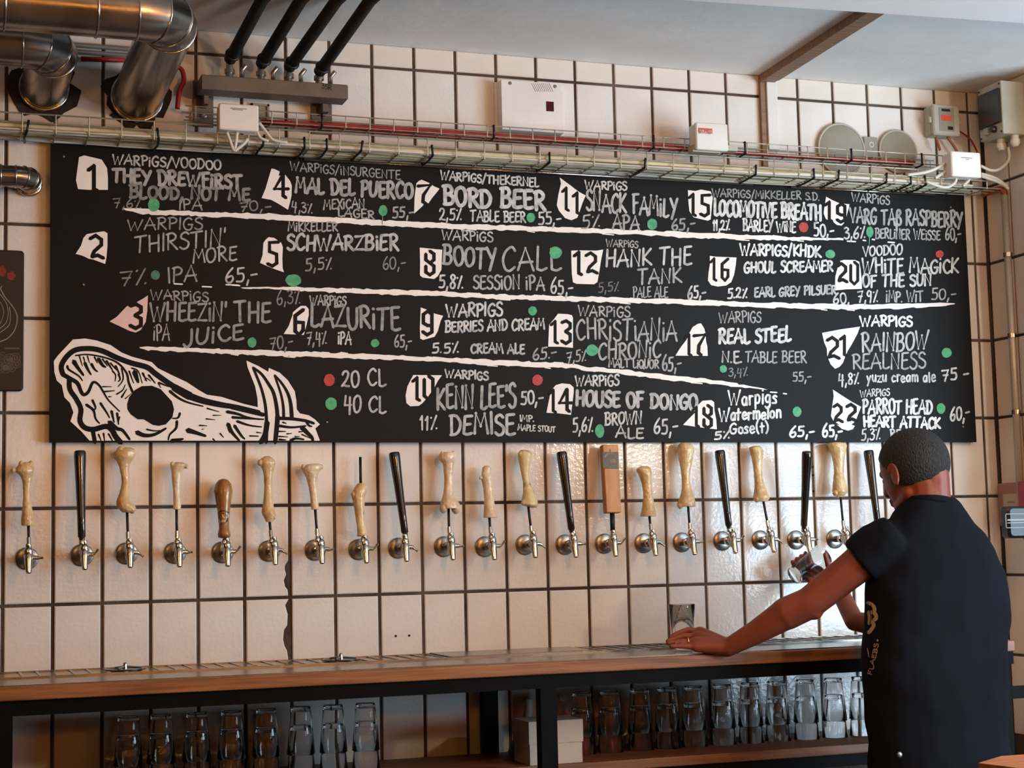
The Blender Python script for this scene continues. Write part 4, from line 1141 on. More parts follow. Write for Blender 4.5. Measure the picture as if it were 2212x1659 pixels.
for P, w in (([(20, 480), (8, 510), (50, 590), (130, 690), (175, 770), (180, 850), (150, 950), (80, 1030), (0, 1065)], 10), ([(-40, 520), (30, 600), (75, 680), (85, 780), (60, 870), (0, 925)], 8), ([(100, 700), (108, 800), (95, 890), (0, 970)], 8), ([(-60, 560), (10, 660), (40, 760), (0, 880)], 6)):
    ribbon(mb, catmull(zp(ZP, P), 5), w / 4.883, 1, 2, None, PO)
obj('silver_linework', mb, M_psil, t, fix=False)
mb = MB()
rgp = random.Random(4)
for (x, y, r) in ((20, 1230, 50), (100, 1250, 55), (60, 1340, 55), (160, 1230, 50), (180, 1300, 45), (120, 1330, 50), (0, 1340, 50)):
    for q in (1, .6, .3):
        c = [(x + r * q * math.cos(a * .7) * rgp.uniform(.85, 1.1), y + r * q * math.sin(a * .7) * rgp.uniform(.85, 1.1)) for a in range(10)]
        ribbon(mb, catmull(zp(ZP, c), 3), 7 / 4.883, 1, 2, None, PO)
disc(mb, zp(ZP, [(60, 1335)])[0], 7, 7, 1, 10, PO)
disc(mb, zp(ZP, [(105, 1255)])[0], 7, 4, 1, 10, PO)
obj('hop_drawing', mb, M_pdim, t, fix=False)
mb = MB()
ribbon(mb, zp(ZP, [(50, 1135), (205, 1135)]), 16 / 4.883, 1, 0, None, PO)
obj('print', mb, M_pdim, t, fix=False)

# ---------------------------------------------------------------- counter
CZ = .945
CF_ = -.62
CX0, CX1 = -1.2, 3.24
M_steel = mat('brushed steel', '#8d8880', '#9d9890', rough=.28, metal=1., scale=6, stretch=(1, 30, 30), bump=.03, bscale=40, rvar=.06)
M_oak = mat('counter edge wood', '#6a3f22', '#8f5c36', rough=.45, scale=7, stretch=(.5, 8, 8), bump=.08, bscale=30)
M_shelfw = mat('shelf wood', '#5f3a1e', '#7d5030', rough=.5, scale=7, stretch=(.5, 8, 8), bump=.05)
M_iron = mat('black iron', '#060606', '#0a0a0a', rough=.55, scale=10, spec=.08)
t = thing('bar_counter', 'long back bar counter with steel top and wooden front edge under the taps', 'counter', ((CX0 + CX1) / 2, -.31, 0))
obj('worktop', MB().box((CX0, CF_ + .035, CZ - .03), (CX1, -.002, CZ)), M_steel, t)
obj('wooden_edge', MB().rbox((CX0, CF_, CZ - .036), (CX1, CF_ + .035, CZ + .001), .004, axis=0), M_oak, t)
obj('front_beam', MB().box((CX0, CF_ + .012, CZ - .078), (CX1, CF_ + .055, CZ - .036)), M_iron, t)
obj('back_beam', MB().box((CX0, -.05, CZ - .078), (CX1, -.012, CZ - .03)), M_iron, t)
for x in (-.02, 1.565, 3.2):
    w = .026
    obj('leg', MB().box((x - w, CF_ + .012, 0), (x + w, CF_ + .055, CZ - .078)), M_iron, t)
    obj('rear_leg', MB().box((x - w, -.05, 0), (x + w, -.012, CZ - .078)), M_iron, t)
obj('end_rail', MB().box((3.2, CF_ + .02, .75), (XC + .005, CF_ + .05, .79)), M_iron, t)
obj('shelf', MB().rbox((CX0, -.42, .58), (CX1, -.02, .612), .004, axis=0), M_shelfw, t)
obj('shelf_beam', MB().box((CX0, -.41, .54), (CX1, -.37, .58)), M_iron, t)
obj('lip', MB().box((CX0, CF_ + .036, CZ), (CX1, CF_ + .05, CZ + .004)), M_steel, t)

# drip tray sunk along the wall
DT0, DT1 = -.27, -.03
t = thing('drip_tray', 'long steel drip tray with cross bars below the taps', 'drip tray', (1.0, -.15, CZ))
obj('rim', MB().box((CX0 + .05, DT0 - .012, CZ), (3.2, DT0, CZ + .006)).box((CX0 + .05, DT1, CZ), (3.2, DT1 + .012, CZ + .006)), M_steel, t)
obj('plate', MB().box((CX0 + .05, DT0, CZ), (3.2, DT1, CZ + .0015)), M_steel, t)
me = None
x = -.15
while x < 3.15:
    if me is None:
        g0 = obj('grate_bar', MB().box((x - .004, DT0, CZ + .0015), (x + .004, DT1, CZ + .005)), M_steel, t)
        me, gx = g0.data, x
    else:
        o = bpy.data.objects.new('grate_bar', me)
        COL.objects.link(o)
        o.parent = t
        o.location = (x - gx, 0, 0)
    x += .05
# sheet over part of the tray (flat cover right of the middle) and glass rinsers
p0, p1 = atz(905, 1405, CZ + .006).x, atz(1180, 1405, CZ + .006).x
obj('cover_plate', MB().rbox((1.36, DT0 - .005, CZ + .005), (1.86, DT1, CZ + .009), .003, axis=2), M_steel, t)
for i, X in enumerate((.355, 1.03)):
    tr = thing('glass_rinser', ('left', 'right')[i] + ' glass rinser set into the drip tray', 'rinser', (X, -.15, CZ + .005), 'glass rinsers in the drip tray')
    obj('basin', MB().lathe([(.062, 0), (.062, .003), (.055, .003), (.052, .001)], (X, -.15, CZ + .005), (0, 0, 1), 24), M_dark, tr)
    for k in range(3):
        a = k * 2.094
        obj('spoke', MB().tube([(X, -.15, CZ + .016), (X + .05 * math.cos(a), -.15 + .05 * math.sin(a), CZ + .01)], .003, 6), M_steel, tr)
    obj('nozzle', MB().lathe([(.008, .002), (.006, .018), (.003, .022)], (X, -.15, CZ + .005), (0, 0, 1), 10), M_steel, tr)

# ---------------------------------------------------------------- taps
M_chrome = mat('tap chrome', '#b9b6b0', '#c4c1bb', rough=.14, metal=1., scale=9)
M_flange = mat('tap flange steel', '#85827d', '#96938d', rough=.3, metal=1., scale=9)
M_bone = mat('varnished bone', '#a9783f', '#dcc08e', rough=.28, scale=22, detail=6, lo=.2, hi=.62, bump=.25, bscale=26, coat=.3)
M_bone2 = mat('pale bone', '#b28c62', '#e2cdaa', rough=.3, scale=22, detail=6, lo=.22, hi=.58, bump=.25, bscale=26, coat=.3)
M_bone3 = mat('stained bone', '#3c2a16', '#d4bf8c', rough=.35, scale=13, detail=5, bump=.3, bscale=26, lo=.3, hi=.44)
M_rod = mat('black rod', '#0d0c0b', rough=.5)
M_blackh = mat('black lacquer', '#1a1510', '#2a2319', rough=.16, scale=5, coat=.6)
M_batw = mat('turned wood', '#7a4e22', '#a3723a', rough=.25, scale=5, stretch=(6, 6, 1), coat=.4)
M_blockw = mat('block wood', '#a8703c', '#c48a52', rough=.4, scale=5, stretch=(8, 8, 1))
ZA, ZB_, ZC_, ZD, ZE = (0, 940, 4.878), (400, 940, 4.878), (800, 940, 4.878), (1180, 940, 5.184), (1520, 940, 4.878)
TP = [
    (ZA, 'bone', (285, 1300), (305, 1180), (300, 950), [(955, 225, 355), (900, 220, 355), (800, 232, 345), (700, 240, 325), (600, 243, 315), (500, 238, 325), (430, 215, 345), (380, 150, 360), (340, 170, 358), (300, 200, 345), (285, 230, 330)], 'golden bone handle with a jagged wide top', [(140, 370, 26), (225, 300, 28), (325, 300, 28)]),
    (ZA, 'black', (865, 1265), (862, 1110), (842, 165), None, '', []),
    (ZA, 'bone', (1335, 1245), (1350, 1120), (1340, 830), [(815, 1290, 1400), (790, 1260, 1440), (740, 1225, 1425), (700, 1220, 1375), (600, 1262, 1365), (500, 1283, 1365), (400, 1270, 1360), (300, 1245, 1365), (240, 1200, 1415), (190, 1185, 1430), (150, 1240, 1420), (130, 1270, 1370)], 'long curved bone handle with a knobbly head', [(1270, 165, 40), (1390, 190, 42), (1395, 785, 36)]),
    (ZA, 'bone', (1845, 1240), (1865, 1110), (1860, 780), [(785, 1825, 1905), (740, 1825, 1910), (600, 1825, 1895), (500, 1815, 1900), (400, 1805, 1915), (340, 1795, 1945), (310, 1795, 1975), (285, 1840, 1930)], 'slim straight bone handle with a flared top', [(1965, 330, 22), (1815, 305, 24)]),
    (ZB_, 'bat', (395, 1235), (412, 1110), (400, 462), None, 'round-headed turned wooden handle with a round printed badge', []),
    (ZB_, 'bone', (885, 1220), (908, 1100), (890, 915), [(915, 850, 930), (870, 830, 950), (830, 805, 955), (770, 808, 935), (700, 822, 930), (600, 832, 915), (500, 832, 915), (400, 825, 925), (330, 800, 945), (290, 770, 950), (250, 790, 935), (220, 840, 890)], 'long bone handle with a brown broken lower end', [(790, 290, 30), (920, 290, 34), (935, 860, 26)]),
    (ZB_, 'bone', (1370, 1210), (1393, 1085), (1370, 785), [(785, 1325, 1410), (730, 1325, 1405), (600, 1310, 1395), (500, 1290, 1385), (430, 1265, 1395), (380, 1235, 1420), (340, 1225, 1450), (310, 1270, 1440), (300, 1320, 1390)], 'slim pale bone handle with a wide T-shaped top', [(1245, 335, 24), (1435, 335, 24)]),
    (ZB_, 'bonerod', (1830, 1205), (1870, 1090), (1870, 1062), [(1065, 1808, 1930), (1030, 1815, 1910), (900, 1800, 1890), (800, 1785, 1888), (700, 1768, 1890), (640, 1750, 1890), (590, 1765, 1915), (540, 1790, 1920), (505, 1820, 1900)], 'amber bone handle with a black rod sticking out of its top', [(1895, 550, 26), (1770, 625, 24)]),
    (ZC_, 'black', (305, 1190), (368, 1060), (250, 180), None, '', []),
    (ZC_, 'bone', (785, 1175), (832, 1060), (825, 815), [(775, 735, 935), (740, 730, 940), (700, 742, 925), (660, 760, 880), (600, 772, 870), (500, 780, 870), (400, 775, 870), (300, 765, 880), (250, 715, 895), (210, 720, 900), (180, 745, 890)], 'pale bone handle with two round knuckles at the bottom', [(770, 775, 44), (900, 775, 50), (755, 195, 22), (880, 190, 24)]),
    (ZC_, 'bone', (1215, 1175), (1268, 1060), (1255, 870), [(870, 1190, 1335), (840, 1195, 1330), (760, 1200, 1310), (650, 1200, 1300), (550, 1190, 1290), (450, 1165, 1285), (400, 1175, 1270), (340, 1178, 1275), (320, 1200, 1250)], 'short glossy bone handle with a small spur at left', [(1160, 450, 18)]),
    (ZC_, 'stain', (1640, 1155), (1700, 1050), (1665, 755), [(765, 1690, 1750), (740, 1590, 1765), (690, 1595, 1760), (600, 1610, 1730), (500, 1610, 1680), (400, 1590, 1670), (300, 1570, 1685), (220, 1555, 1705), (180, 1560, 1700), (155, 1590, 1650)], 'bone handle with dark brown stained lower half', [(1580, 200, 26), (1680, 200, 26), (1735, 730, 32), (1615, 715, 28)]),
    (ZD, 'black', (220, 1225), (287, 1090), (170, 185), None, '', []),
    (ZD, 'block', (660, 1215), (745, 1095), (700, 115), None, 'square wooden block handle with a dark printed label', []),
    (ZD, 'bone', (1100, 1210), (1175, 1090), (1155, 910), [(910, 1055, 1235), (890, 1060, 1232), (820, 1075, 1210), (700, 1090, 1195), (620, 1085, 1185), (500, 1060, 1180), (420, 1025, 1178), (380, 1002, 1170), (345, 1060, 1130)], 'short hourglass bone handle with a wide flat foot', [(1140, 385, 34)]),
    (ZD, 'bone', (1530, 1200), (1610, 1080), (1588, 790), [(800, 1470, 1665), (760, 1470, 1668), (700, 1500, 1655), (600, 1520, 1625), (500, 1520, 1605), (400, 1510, 1610), (300, 1495, 1630), (220, 1480, 1645), (160, 1470, 1655), (110, 1480, 1640), (85, 1510, 1580)], 'tall golden hourglass bone handle reaching the board edge', [(1500, 790, 34), (1640, 770, 32)]),
    (ZE, 'black', (205, 1115), (268, 985), (168, 160), None, '', []),
    (ZE, 'bone', (605, 1105), (685, 990), (630, 700), [(700, 540, 660), (660, 525, 695), (600, 535, 665), (500, 540, 630), (400, 530, 615), (300, 520, 615), (220, 505, 620), (170, 490, 628), (130, 480, 605), (115, 520, 590)], 'leaning golden bone handle between two black handles', [(560, 675, 34), (660, 660, 32)]),
    (ZE, 'black', (980, 1105), (1055, 985), (1090, 170), None, 'open', []),
    (ZE, 'bone', (1390, 1095), (1475, 990), (1443, 655), [(655, 1400, 1460), (600, 1360, 1515), (560, 1365, 1505), (500, 1365, 1490), (400, 1378, 1470), (300, 1372, 1475), (200, 1350, 1485), (130, 1325, 1500), (90, 1300, 1500), (75, 1360, 1440)], 'tall bone handle with a flat wide top beside the man', [(1385, 610, 30), (1490, 590, 28)]),
    (ZE, 'black', (1775, 1090), (1838, 965), (1735, 160), None, '', []),
]
FX = {}


def share(key, name, mb, m, parent, loc, smooth=True, auto=40):
    # faucet pieces are modelled once around the flange centre and their mesh is shared by every tap
    if key not in FX:
        me = bpy.data.meshes.new(name)
        me.from_pydata(mb.v, [], mb.f)
        fixn(me)
        me.materials.append(m)
        if smooth:
            me.shade_smooth()
            me.set_sharp_from_angle(angle=math.radians(auto))
        FX[key] = me
    o = bpy.data.objects.new(name, FX[key])
    COL.objects.link(o)
    o.parent = parent
    o.location = loc
    ORG[o.name] = ORG[parent.name]
    return o


nblack = 0
BTX = bpy.data.textures.new('bone_grain', 'CLOUDS')
BTX.noise_scale = .012
BTX.noise_depth = 2
BL = ['beside the first bone handle at far left', 'left of the pale bone with two knuckles', 'left of the square wooden block handle', 'right of the tall golden hourglass bone', 'pulled open over the glass being filled', 'half hidden behind the man\'s head']
for i, (Zz, kind, fl, fb, ht, prof, lab, knobs) in enumerate(TP):
    fpx = zp(Zz, [fl])[0]
    if i >= 8:
        fpx = (fpx[0] - 2, fpx[1])
    c = at(fpx[0], fpx[1], 0)
    c.y = 0
    if kind == 'black':
        lb = 'chrome beer tap with glossy black tapered handle, ' + BL[nblack]
        nblack += 1
    else:
        lb = 'chrome beer tap with ' + lab
    t = thing('beer_tap', lb, 'beer tap', c, 'beer taps in a row on the tiled wall')
    BYt = -.082
    share('fl', 'flange', MB().lathe([(.035, -.002), (.035, .004), (.031, .007), (.015, .009)], (0, 0, 0), (0, -1, 0), 28), M_flange, t, (0, 0, 0))
    share('sh', 'shank', MB().lathe([(.0125, 0), (.0125, .045), (.0165, .045), (.0165, .058), (.0125, .06), (.0125, .082)], (0, 0, 0), (0, -1, 0), 18), M_chrome, t, (0, 0, 0))
    share('bd', 'faucet_body', MB().lathe([(.006, -.024), (.0115, -.02), (.0135, -.008), (.0145, .008), (.0145, .024), (.012, .03), (.0085, .034), (.0095, .04), (.0075, .046)], (0, BYt, 0), (0, 0, 1), 20), M_chrome, t, (0, 0, 0))
    share('sp', 'spout', MB().lathe([(.0095, -.008), (.0125, 0), (.0118, .012), (.0092, .05), (.0088, .054), (.0065, .054), (.0065, .03)], (0, BYt - .006, .008), (0, -.28, -1), 18), M_chrome, t, (0, 0, 0))
    share('lv%d' % (i % 3), 'flow_lever', MB().tube([(.008, BYt, .002), (.026, BYt, .001), (.034, BYt - .004, (0, .006, -.006)[i % 3]), (.042, BYt - .008, (.001, .018, -.012)[i % 3])], [.0085, .0075, .0035, .0042], 10), M_chrome, t, (0, 0, 0))
    b0 = c + Vector((0, BYt, .044))
    # pixel points of the handle at their depth
    bpx = zp(Zz, [fb])[0]
    topy = ht if kind in ('black', 'bat', 'block') else ((prof[-1][1] + prof[-1][2]) / 2, prof[-1][0])
    tpx = zp(Zz, [topy])[0]
    Yt = -.045
    if lab == 'open':
        Yt = -.15
    bt = at(bpx[0], bpx[1], BYt)
    tt = at(tpx[0], tpx[1], Yt)
    ax = (tt - bt).normalized()
    Lh = (tt - bt).length
    obj('collar', MB().lathe([(.0085, -.012), (.0095, -.004), (.0065, .003)], bt, ax, 14).cap(b0 - Vector((0, 0, .004)), bt, .007, .007, 10), M_chrome, t, smooth=True, auto=40)
    if kind == 'black':
        pr2 = [(.0085, 0.0), (.009, .008), (.0122, .012), (.0128, Lh * .25), (.0152, Lh * .6), (.0188, Lh * .93), (.0188, Lh * .975), (.0165, Lh * .995), (.010, Lh)]
        obj('handle', MB().lathe(pr2, bt, ax, 20), M_blackh, t, smooth=True, auto=50)
        continue
    if kind == 'bat':
        pr2 = [(.0085, .006), (.019, .008), (.0205, .014), (.0185, .022), (.0165, .028), (.0165, .045), (.0195, .07), (.024, .092), (.0285, .112), (.029, .122), (.0255, .135), (.0165, .1445), (.006, .148)]
        k = Lh / .148
        obj('handle', MB().lathe([(r, h * k) for r, h in pr2], bt, ax, 28), M_batw, t, smooth=True)
        F5 = lambda x, y, k2: at(x, y, -.1) + Vector((0, .014 + .0001 * 0 - .0004 * k2 + .00001 * (LAY[0] % 9), 0))
        zb5 = (440, 1000, 9.2125)

        def wrap(x, y, k2):                            # onto the turned surface, facing the camera
            p = at(x, y, -.1)
            d_ = (p - bt).dot(ax)
            axp = bt + ax * d_
            rr = 0.02
            for (ra, ha), (rb, hb) in zip(pr2[:-1], pr2[1:]):
                if ha * k <= d_ <= hb * k:
                    rr = ra + (rb - ra) * (d_ - ha * k) / ((hb - ha) * k + 1e-9)
            lat = max(-.97, min(.97, ((at(x, y, axp.y) - axp).dot(CR)) / rr))
            fr_ = -(CF - ax * CF.dot(ax)).normalized()
            sd = fr_.cross(ax).normalized()
            if sd.dot(CR) < 0:
                sd = -sd
            a_ = math.asin(lat)
            return axp + (fr_ * math.cos(a_) + sd * math.sin(a_)) * (rr + .0004 + .0003 * k2)
        M_bw = mat('badge white', '#b9ad9c', rough=.4)
        mb = MB()
        disc(mb, zp(zb5, [(392, 1035)])[0], 122 / 9.21, 170 / 9.21, 1, 28, wrap)
        bd = obj('badge', mb, M_bw, t, fix=False)
        mb = MB()
        disc(mb, zp(zb5, [(395, 1090)])[0], 105 / 9.21, 108 / 9.21, 2, 24, wrap)
        ribbon(mb, catmull(zp(zb5, [(280, 960), (330, 945), (400, 930), (460, 945), (515, 965)]), 4), 2.4, 2, 2, None, wrap)
        obj('badge_print', mb, M_dark, bd, fix=False)
        mb = MB()
        poly(mb, zp(zb5, [(385, 1010), (430, 995), (500, 1015), (498, 1065), (470, 1090), (420, 1085), (400, 1050)]), 3, wrap)
        disc(mb, zp(zb5, [(400, 1140)])[0], 5, 2.2, 3, 10, wrap)
        obj('badge_motif', mb, M_bw, bd, fix=False)
        mb = MB()
        ribbon(mb, catmull(zp(zb5, [(215, 500), (250, 520), (280, 580), (265, 660), (228, 740)]), 4), 3.6, 1, 2, 1.5, wrap)
        obj('swirl_print', mb, M_dark, t, fix=False)
        continue
    if kind == 'block':
        up = ax
        sd = CR - up * CR.dot(up)
        sd.normalize()
        dp = up.cross(sd).normalized()
        p_low = at(*zp(Zz, [(738, 875)])[0], BYt + .012)
        obj('rod', MB().tube([bt, bt + (p_low - bt) * 1.15], .0085, 10), M_rod, t, smooth=True)
        lo_ = p_low
        hi_ = tt
        u2 = (hi_ - lo_).normalized()
        sd = (Vector((1, 0, 0)) - u2 * u2.x).normalized()
        dp = u2.cross(sd).normalized()
        Lb = (hi_ - lo_).length
        Mx = Matrix((sd, -dp, u2)).transposed().to_4x4()
        Mx.translation = lo_
        bm_ = MB().rbox((-.0275, -.016, 0), (.0285, .016, Lb), .004, axis=2, b=.003)
        for v in bm_.v:
            v.x *= 1.0 + .08 * (v.z / Lb)
        bm_.v = [Mx @ v for v in bm_.v]
        obj('handle', bm_, M_blockw, t)
        sgn = 1 if (Mx.to_3x3() @ Vector((0, 1, 0))).y < 0 else -1

        def fc(x, y, k2):
            # pixel on the camera-facing side of the block
            nrm = (Mx.to_3x3() @ Vector((0, sgn, 0))).normalized()
            p0 = Mx @ Vector((0, sgn * .016, Lb * .8))
            d_ = ray(x, y)
            s_ = (p0 - CAM).dot(nrm) / d_.dot(nrm)
            return CAM + d_ * s_ + nrm * (.0006 * k2)
        mb = MB()
        poly(mb, zp(Zz, [(628, 190), (805, 188), (808, 380), (635, 375)]), 1, fc)
        pl_ = obj('label_plate', mb, M_dark, t, fix=False)
        mb = MB()
        M_gold = mat('label bronze', '#6e5a44', '#8a7458', rough=.5)
        ribbon(mb, catmull(zp(Zz, [(655, 245), (680, 215), (715, 203), (750, 215), (780, 245)]), 4), 4.5, 2, 2, None, fc)
        disc(mb, zp(Zz, [(745, 290)])[0], 7, 5, 2, 10, fc)
        ribbon(mb, catmull(zp(Zz, [(650, 320), (680, 345), (730, 350), (770, 335)]), 4), 1.5, 2, 2, None, fc)
        obj('label_print', mb, M_gold, pl_, fix=False)
        mb = MB()
        ribbon(mb, zp(Zz, [(713, 160), (715, 186)]), 2.4, 1, 2, None, fc)
        obj('flame_mark', mb, M_dark, t, fix=False)
        continue
    # bones on a black rod with a chrome ferrule
    rod_top = at(*zp(Zz, [ht])[0], BYt + .02)
    fer = bt + (rod_top - bt) * .02
    dr = (rod_top - bt).normalized()
    if kind != 'bonerod':
        obj('ferrule', MB().lathe([(.005, .0), (.0058, .004), (.0058, .012), (.0066, .012), (.0066, .03), (.005, .031)], bt, dr, 14), M_chrome, t, smooth=True, auto=40)
    obj('rod', MB().tube([bt + dr * .002, rod_top + dr * .03], .0044, 10), M_rod, t, smooth=True)
    mb = MB()
    rs = []
    y0, y1 = prof[0][0], prof[-1][0]
    rgb = random.Random(i)
    PF = []
    for a_, b_ in zip(prof[:-1], prof[1:]):
        for q in range(3):
            PF.append(tuple(u + (w - u) * q / 3 for u, w in zip(a_, b_)))
    PF.append(prof[-1])
    PF = [PF[0]] + [tuple((PF[k - 1][m] + 2 * PF[k][m] + PF[k + 1][m]) / 4 for m in range(3)) for k in range(1, len(PF) - 1)] + [PF[-1]]
    for (yy, xl, xr) in PF:
        s_ = (yy - y0) / (y1 - y0)
        Yc = BYt + .02 + (Yt - BYt - .02) * s_
        a3, b3 = at(*zp(Zz, [(xl, yy)])[0], Yc), at(*zp(Zz, [(xr, yy)])[0], Yc)
        cc = (a3 + b3) / 2
        rad = (b3 - a3).length / 2
        sx = (b3 - a3).normalized()
        dpt = Vector((0, -1, 0))
        rs.append([cc + (sx * math.cos(2 * math.pi * k / 18) * rad + dpt * math.sin(2 * math.pi * k / 18) * min(rad * .85, .028)) * (1 + rgb.uniform(-.025, .025)) for k in range(18)])
    mb.rings(rs)
    for (kx, ky, kr) in knobs:
        s_ = (ky - y0) / (y1 - y0)
        Yc = BYt + .02 + (Yt - BYt - .02) * s_
        pc = at(*zp(Zz, [(kx, ky)])[0], Yc - .006)
        r_ = kr / Zz[2] / 660
        mb.ell(pc, (r_, r_ * 1.15, r_ * 1.2), 12, 8)
    ho = obj('handle', mb, M_bone3 if kind == 'stain' else (M_bone2 if i in (3, 6, 9, 10) else M_bone), t, smooth=True)
    sm = ho.modifiers.new('union', 'REMESH')
    sm.mode = 'VOXEL'
    sm.voxel_size = .0018
    sm.use_smooth_shade = True
    sm2 = ho.modifiers.new('soften', 'SMOOTH')
    sm2.iterations = 3
    dm = ho.modifiers.new('grain', 'DISPLACE')
    dm.texture = BTX
    dm.strength = .002
    dm.texture_coords = 'LOCAL'
    if kind == 'bonerod':
        a3, b3 = at(*zp(Zz, [(1850, 540)])[0], -.05), at(*zp(Zz, [(1845, 232)])[0], -.04)
        obj('top_rod', MB().tube([a3, b3], .0046, 10), M_rod, t, smooth=True)

# drill holes left in the tiles
M_hole = mat('dark hole', '#120a08', rough=.9)
for (x, y) in ((855, 1374), (884, 1373), (1154, 1361), (981, 1032), (1756, 1008), (1757, 1026), (1758, 1061)):
    p = at(x, y, -.0008)
    obj('drill_hole', MB().lathe([(.0042, 0), (.0042, .0008)], (p.x, 0.0004, p.z), (0, -1, 0), 10), M_hole, wall_back)

# ---------------------------------------------------------------- glasses
M_glass = mat('clear glass', '#ffffff', rough=.0, trans=1., ior=1.33)


def glass_prof(h=.147, rb=.031, rt=.0445, w=.0017):
    return [(rb * .1, 0), (rb - .003, 0), (rb, .003), (rt, h - .001), (rt - w * .5, h), (rt - w, h - .001), (rb - w, .016), (rb * .1, .014)]


GMB = MB().lathe(glass_prof(), (0, 0, 0), (0, 0, 1), 28)
ME_glass = None


def put_glass(label, loc, rot=(0, 0, 0), group=None):
    global ME_glass
    if ME_glass is None:
        o = obj('pint_glass', GMB, M_glass, origin=(0, 0, 0), smooth=True, auto=50)
        ME_glass = o.data
    else:
        o = bpy.data.objects.new('pint_glass', ME_glass)
        COL.objects.link(o)
    o.location = loc
    o.rotation_euler = rot
    ORG[o.name] = Vector(loc)
    return tag(o, label, 'glass', group)


SZ = .612
LEFTX = (277, 348, 425, 500, 575, 650, 720, 790)
for k, x in enumerate(LEFTX):
    X = at(x, 1580, -.2).x
    for lv in range(2):
        put_glass('upside-down pint glass, %s of the %s stack from the left under the counter' % (('lower', 'upper')[lv], ORDW[k]), (X, -.2, SZ + .147 + .057 * lv), (math.pi, 0, .3 * k), 'upside-down pint glasses left of the black post')
RIGHTX = (1258, 1318, 1383, 1442, 1500, 1562, 1622, 1680, 1742, 1803, 1862)
for k, x in enumerate(RIGHTX):
    X = at(x, 1560, -.2).x
    for lv in range(2):
        put_glass('upside-down pint glass, %s of the %s stack right of the black post' % (('lower', 'upper')[lv], ORDW[k]), (X, -.2, SZ + .147 + .057 * lv), (math.pi, 0, .3 * k), 'upside-down pint glasses right of the black post')
gp = at(1474, 1350, -.36)
put_glass('empty pint glass standing on the counter behind the hand', (gp.x, -.36, CZ + .004))

# white carton on the shelf
t = thing('carton', 'white cardboard carton on the shelf behind the black post', 'carton', (1.66, -.33, SZ))
M_card = mat('white card', '#a69c90', '#b3aa9e', rough=.7, scale=6, bump=.1)
obj('base', MB().box((1.575, -.4, SZ), (1.752, -.25, SZ + .09)), M_card, t)
obj('lid', MB().box((1.572, -.403, SZ + .065), (1.755, -.247, SZ + .135)), M_card, t)
# drain pipe behind the carton
pp = catmull([tuple(at(1140, 1510, -.12)), tuple(at(1140, 1545, -.12)), tuple(at(1122, 1590, -.12)), tuple(at(1105, 1630, -.12))], 5)
tag(obj('drain_pipe', MB().tube(pp, .016, 12), M_grey2, smooth=True), 'grey drain pipe slanting under the counter left of the black post', 'pipe')
hs = catmull([(-.4, -.3, .80), (-.02, -.3, .845), (.1, -.3, .86), (.2, -.25, .868)], 5)
tag(obj('hose', MB().tube(hs, .006, 8), M_grey2, smooth=True), 'thin grey hose under the counter at far left', 'hose')

# wooden table corner in the foreground
tz = .95
M_tab = mat('table wood', '#7c5636', '#9c7450', rough=.45, scale=8, stretch=(1, 10, 10), bump=.08)
A_, B2, C2 = atz(2113, 1648, tz), atz(2163, 1633, tz), atz(2260, 1626, tz)
t = thing('front_bar', 'wooden bar counter corner in the foreground at lower right', 'bar counter', (2.6, A_.y - .35, 0))
dxy = (C2 - B2)
k_ = dxy.y / dxy.x
xe = 4.15
plg = [(A_.x, A_.y), (B2.x, B2.y), (xe, B2.y + (xe - B2.x) * k_), (xe, B2.y + (xe - B2.x) * k_ - .62), (A_.x + .12, A_.y - .55)]
n = len(plg)
mb = MB().add([(x, y, tz - .035) for x, y in plg] + [(x, y, tz) for x, y in plg], [tuple(range(n)), tuple(range(2 * n - 1, n - 1, -1))] + [(k, k + n, (k + 1) % n + n, (k + 1) % n) for k in range(n)])
obj('bar_top', mb, M_tab, t)
pb_ = [(A_.x + .14, A_.y - .05), (B2.x + .05, B2.y - .07), (xe - .06, B2.y + (xe - B2.x) * k_ - .07), (xe - .06, B2.y + (xe - B2.x) * k_ - .5), (A_.x + .22, A_.y - .46)]
mb = MB().add([(x, y, 0) for x, y in pb_] + [(x, y, tz - .036) for x, y in pb_], [tuple(range(n)), tuple(range(2 * n - 1, n - 1, -1))] + [(k, k + n, (k + 1) % n + n, (k + 1) % n) for k in range(n)])
obj('bar_body', mb, M_iron, t)

# ---------------------------------------------------------------- the man at the taps
M_skin = mat('skin', '#7a3d29', '#874733', rough=.5, scale=10, sub=.08, bump=.05, bscale=90)
M_shirt = mat('black cotton', '#060a12', '#0a0f19', rough=.9, scale=5, bump=.12, bscale=9, spec=.2)
M_jeans = mat('black denim', '#060709', '#0a0b0e', rough=.9, scale=60, bump=.1, bscale=120, spec=.2)
M_hair = mat('cropped hair', '#0e0c0b', '#2b2725', rough=.75, scale=240, detail=4, bump=.7, bscale=260, stretch=(1, 1, .4))
M_print = mat('shirt print', '#9c8a74', '#b3a28c', rough=.8, scale=30)
M_gold2 = mat('gold ring', '#d8a860', rough=.15, metal=1.)
M_shoe = mat('black leather', '#0c0b0b', rough=.4)
A = at
man = thing('person', 'man with cropped hair in a black t-shirt leaning on the counter filling a glass', 'person', (A(2020, 1600, -.93).x, -.93, 0))


def finish(o, vox, it=4, fac=.5):
    m1 = o.modifiers.new('union', 'REMESH')
    m1.mode = 'VOXEL'
    m1.voxel_size = vox
    m1.use_smooth_shade = True
    m2 = o.modifiers.new('soften', 'SMOOTH')
    m2.iterations = it
    m2.factor = fac


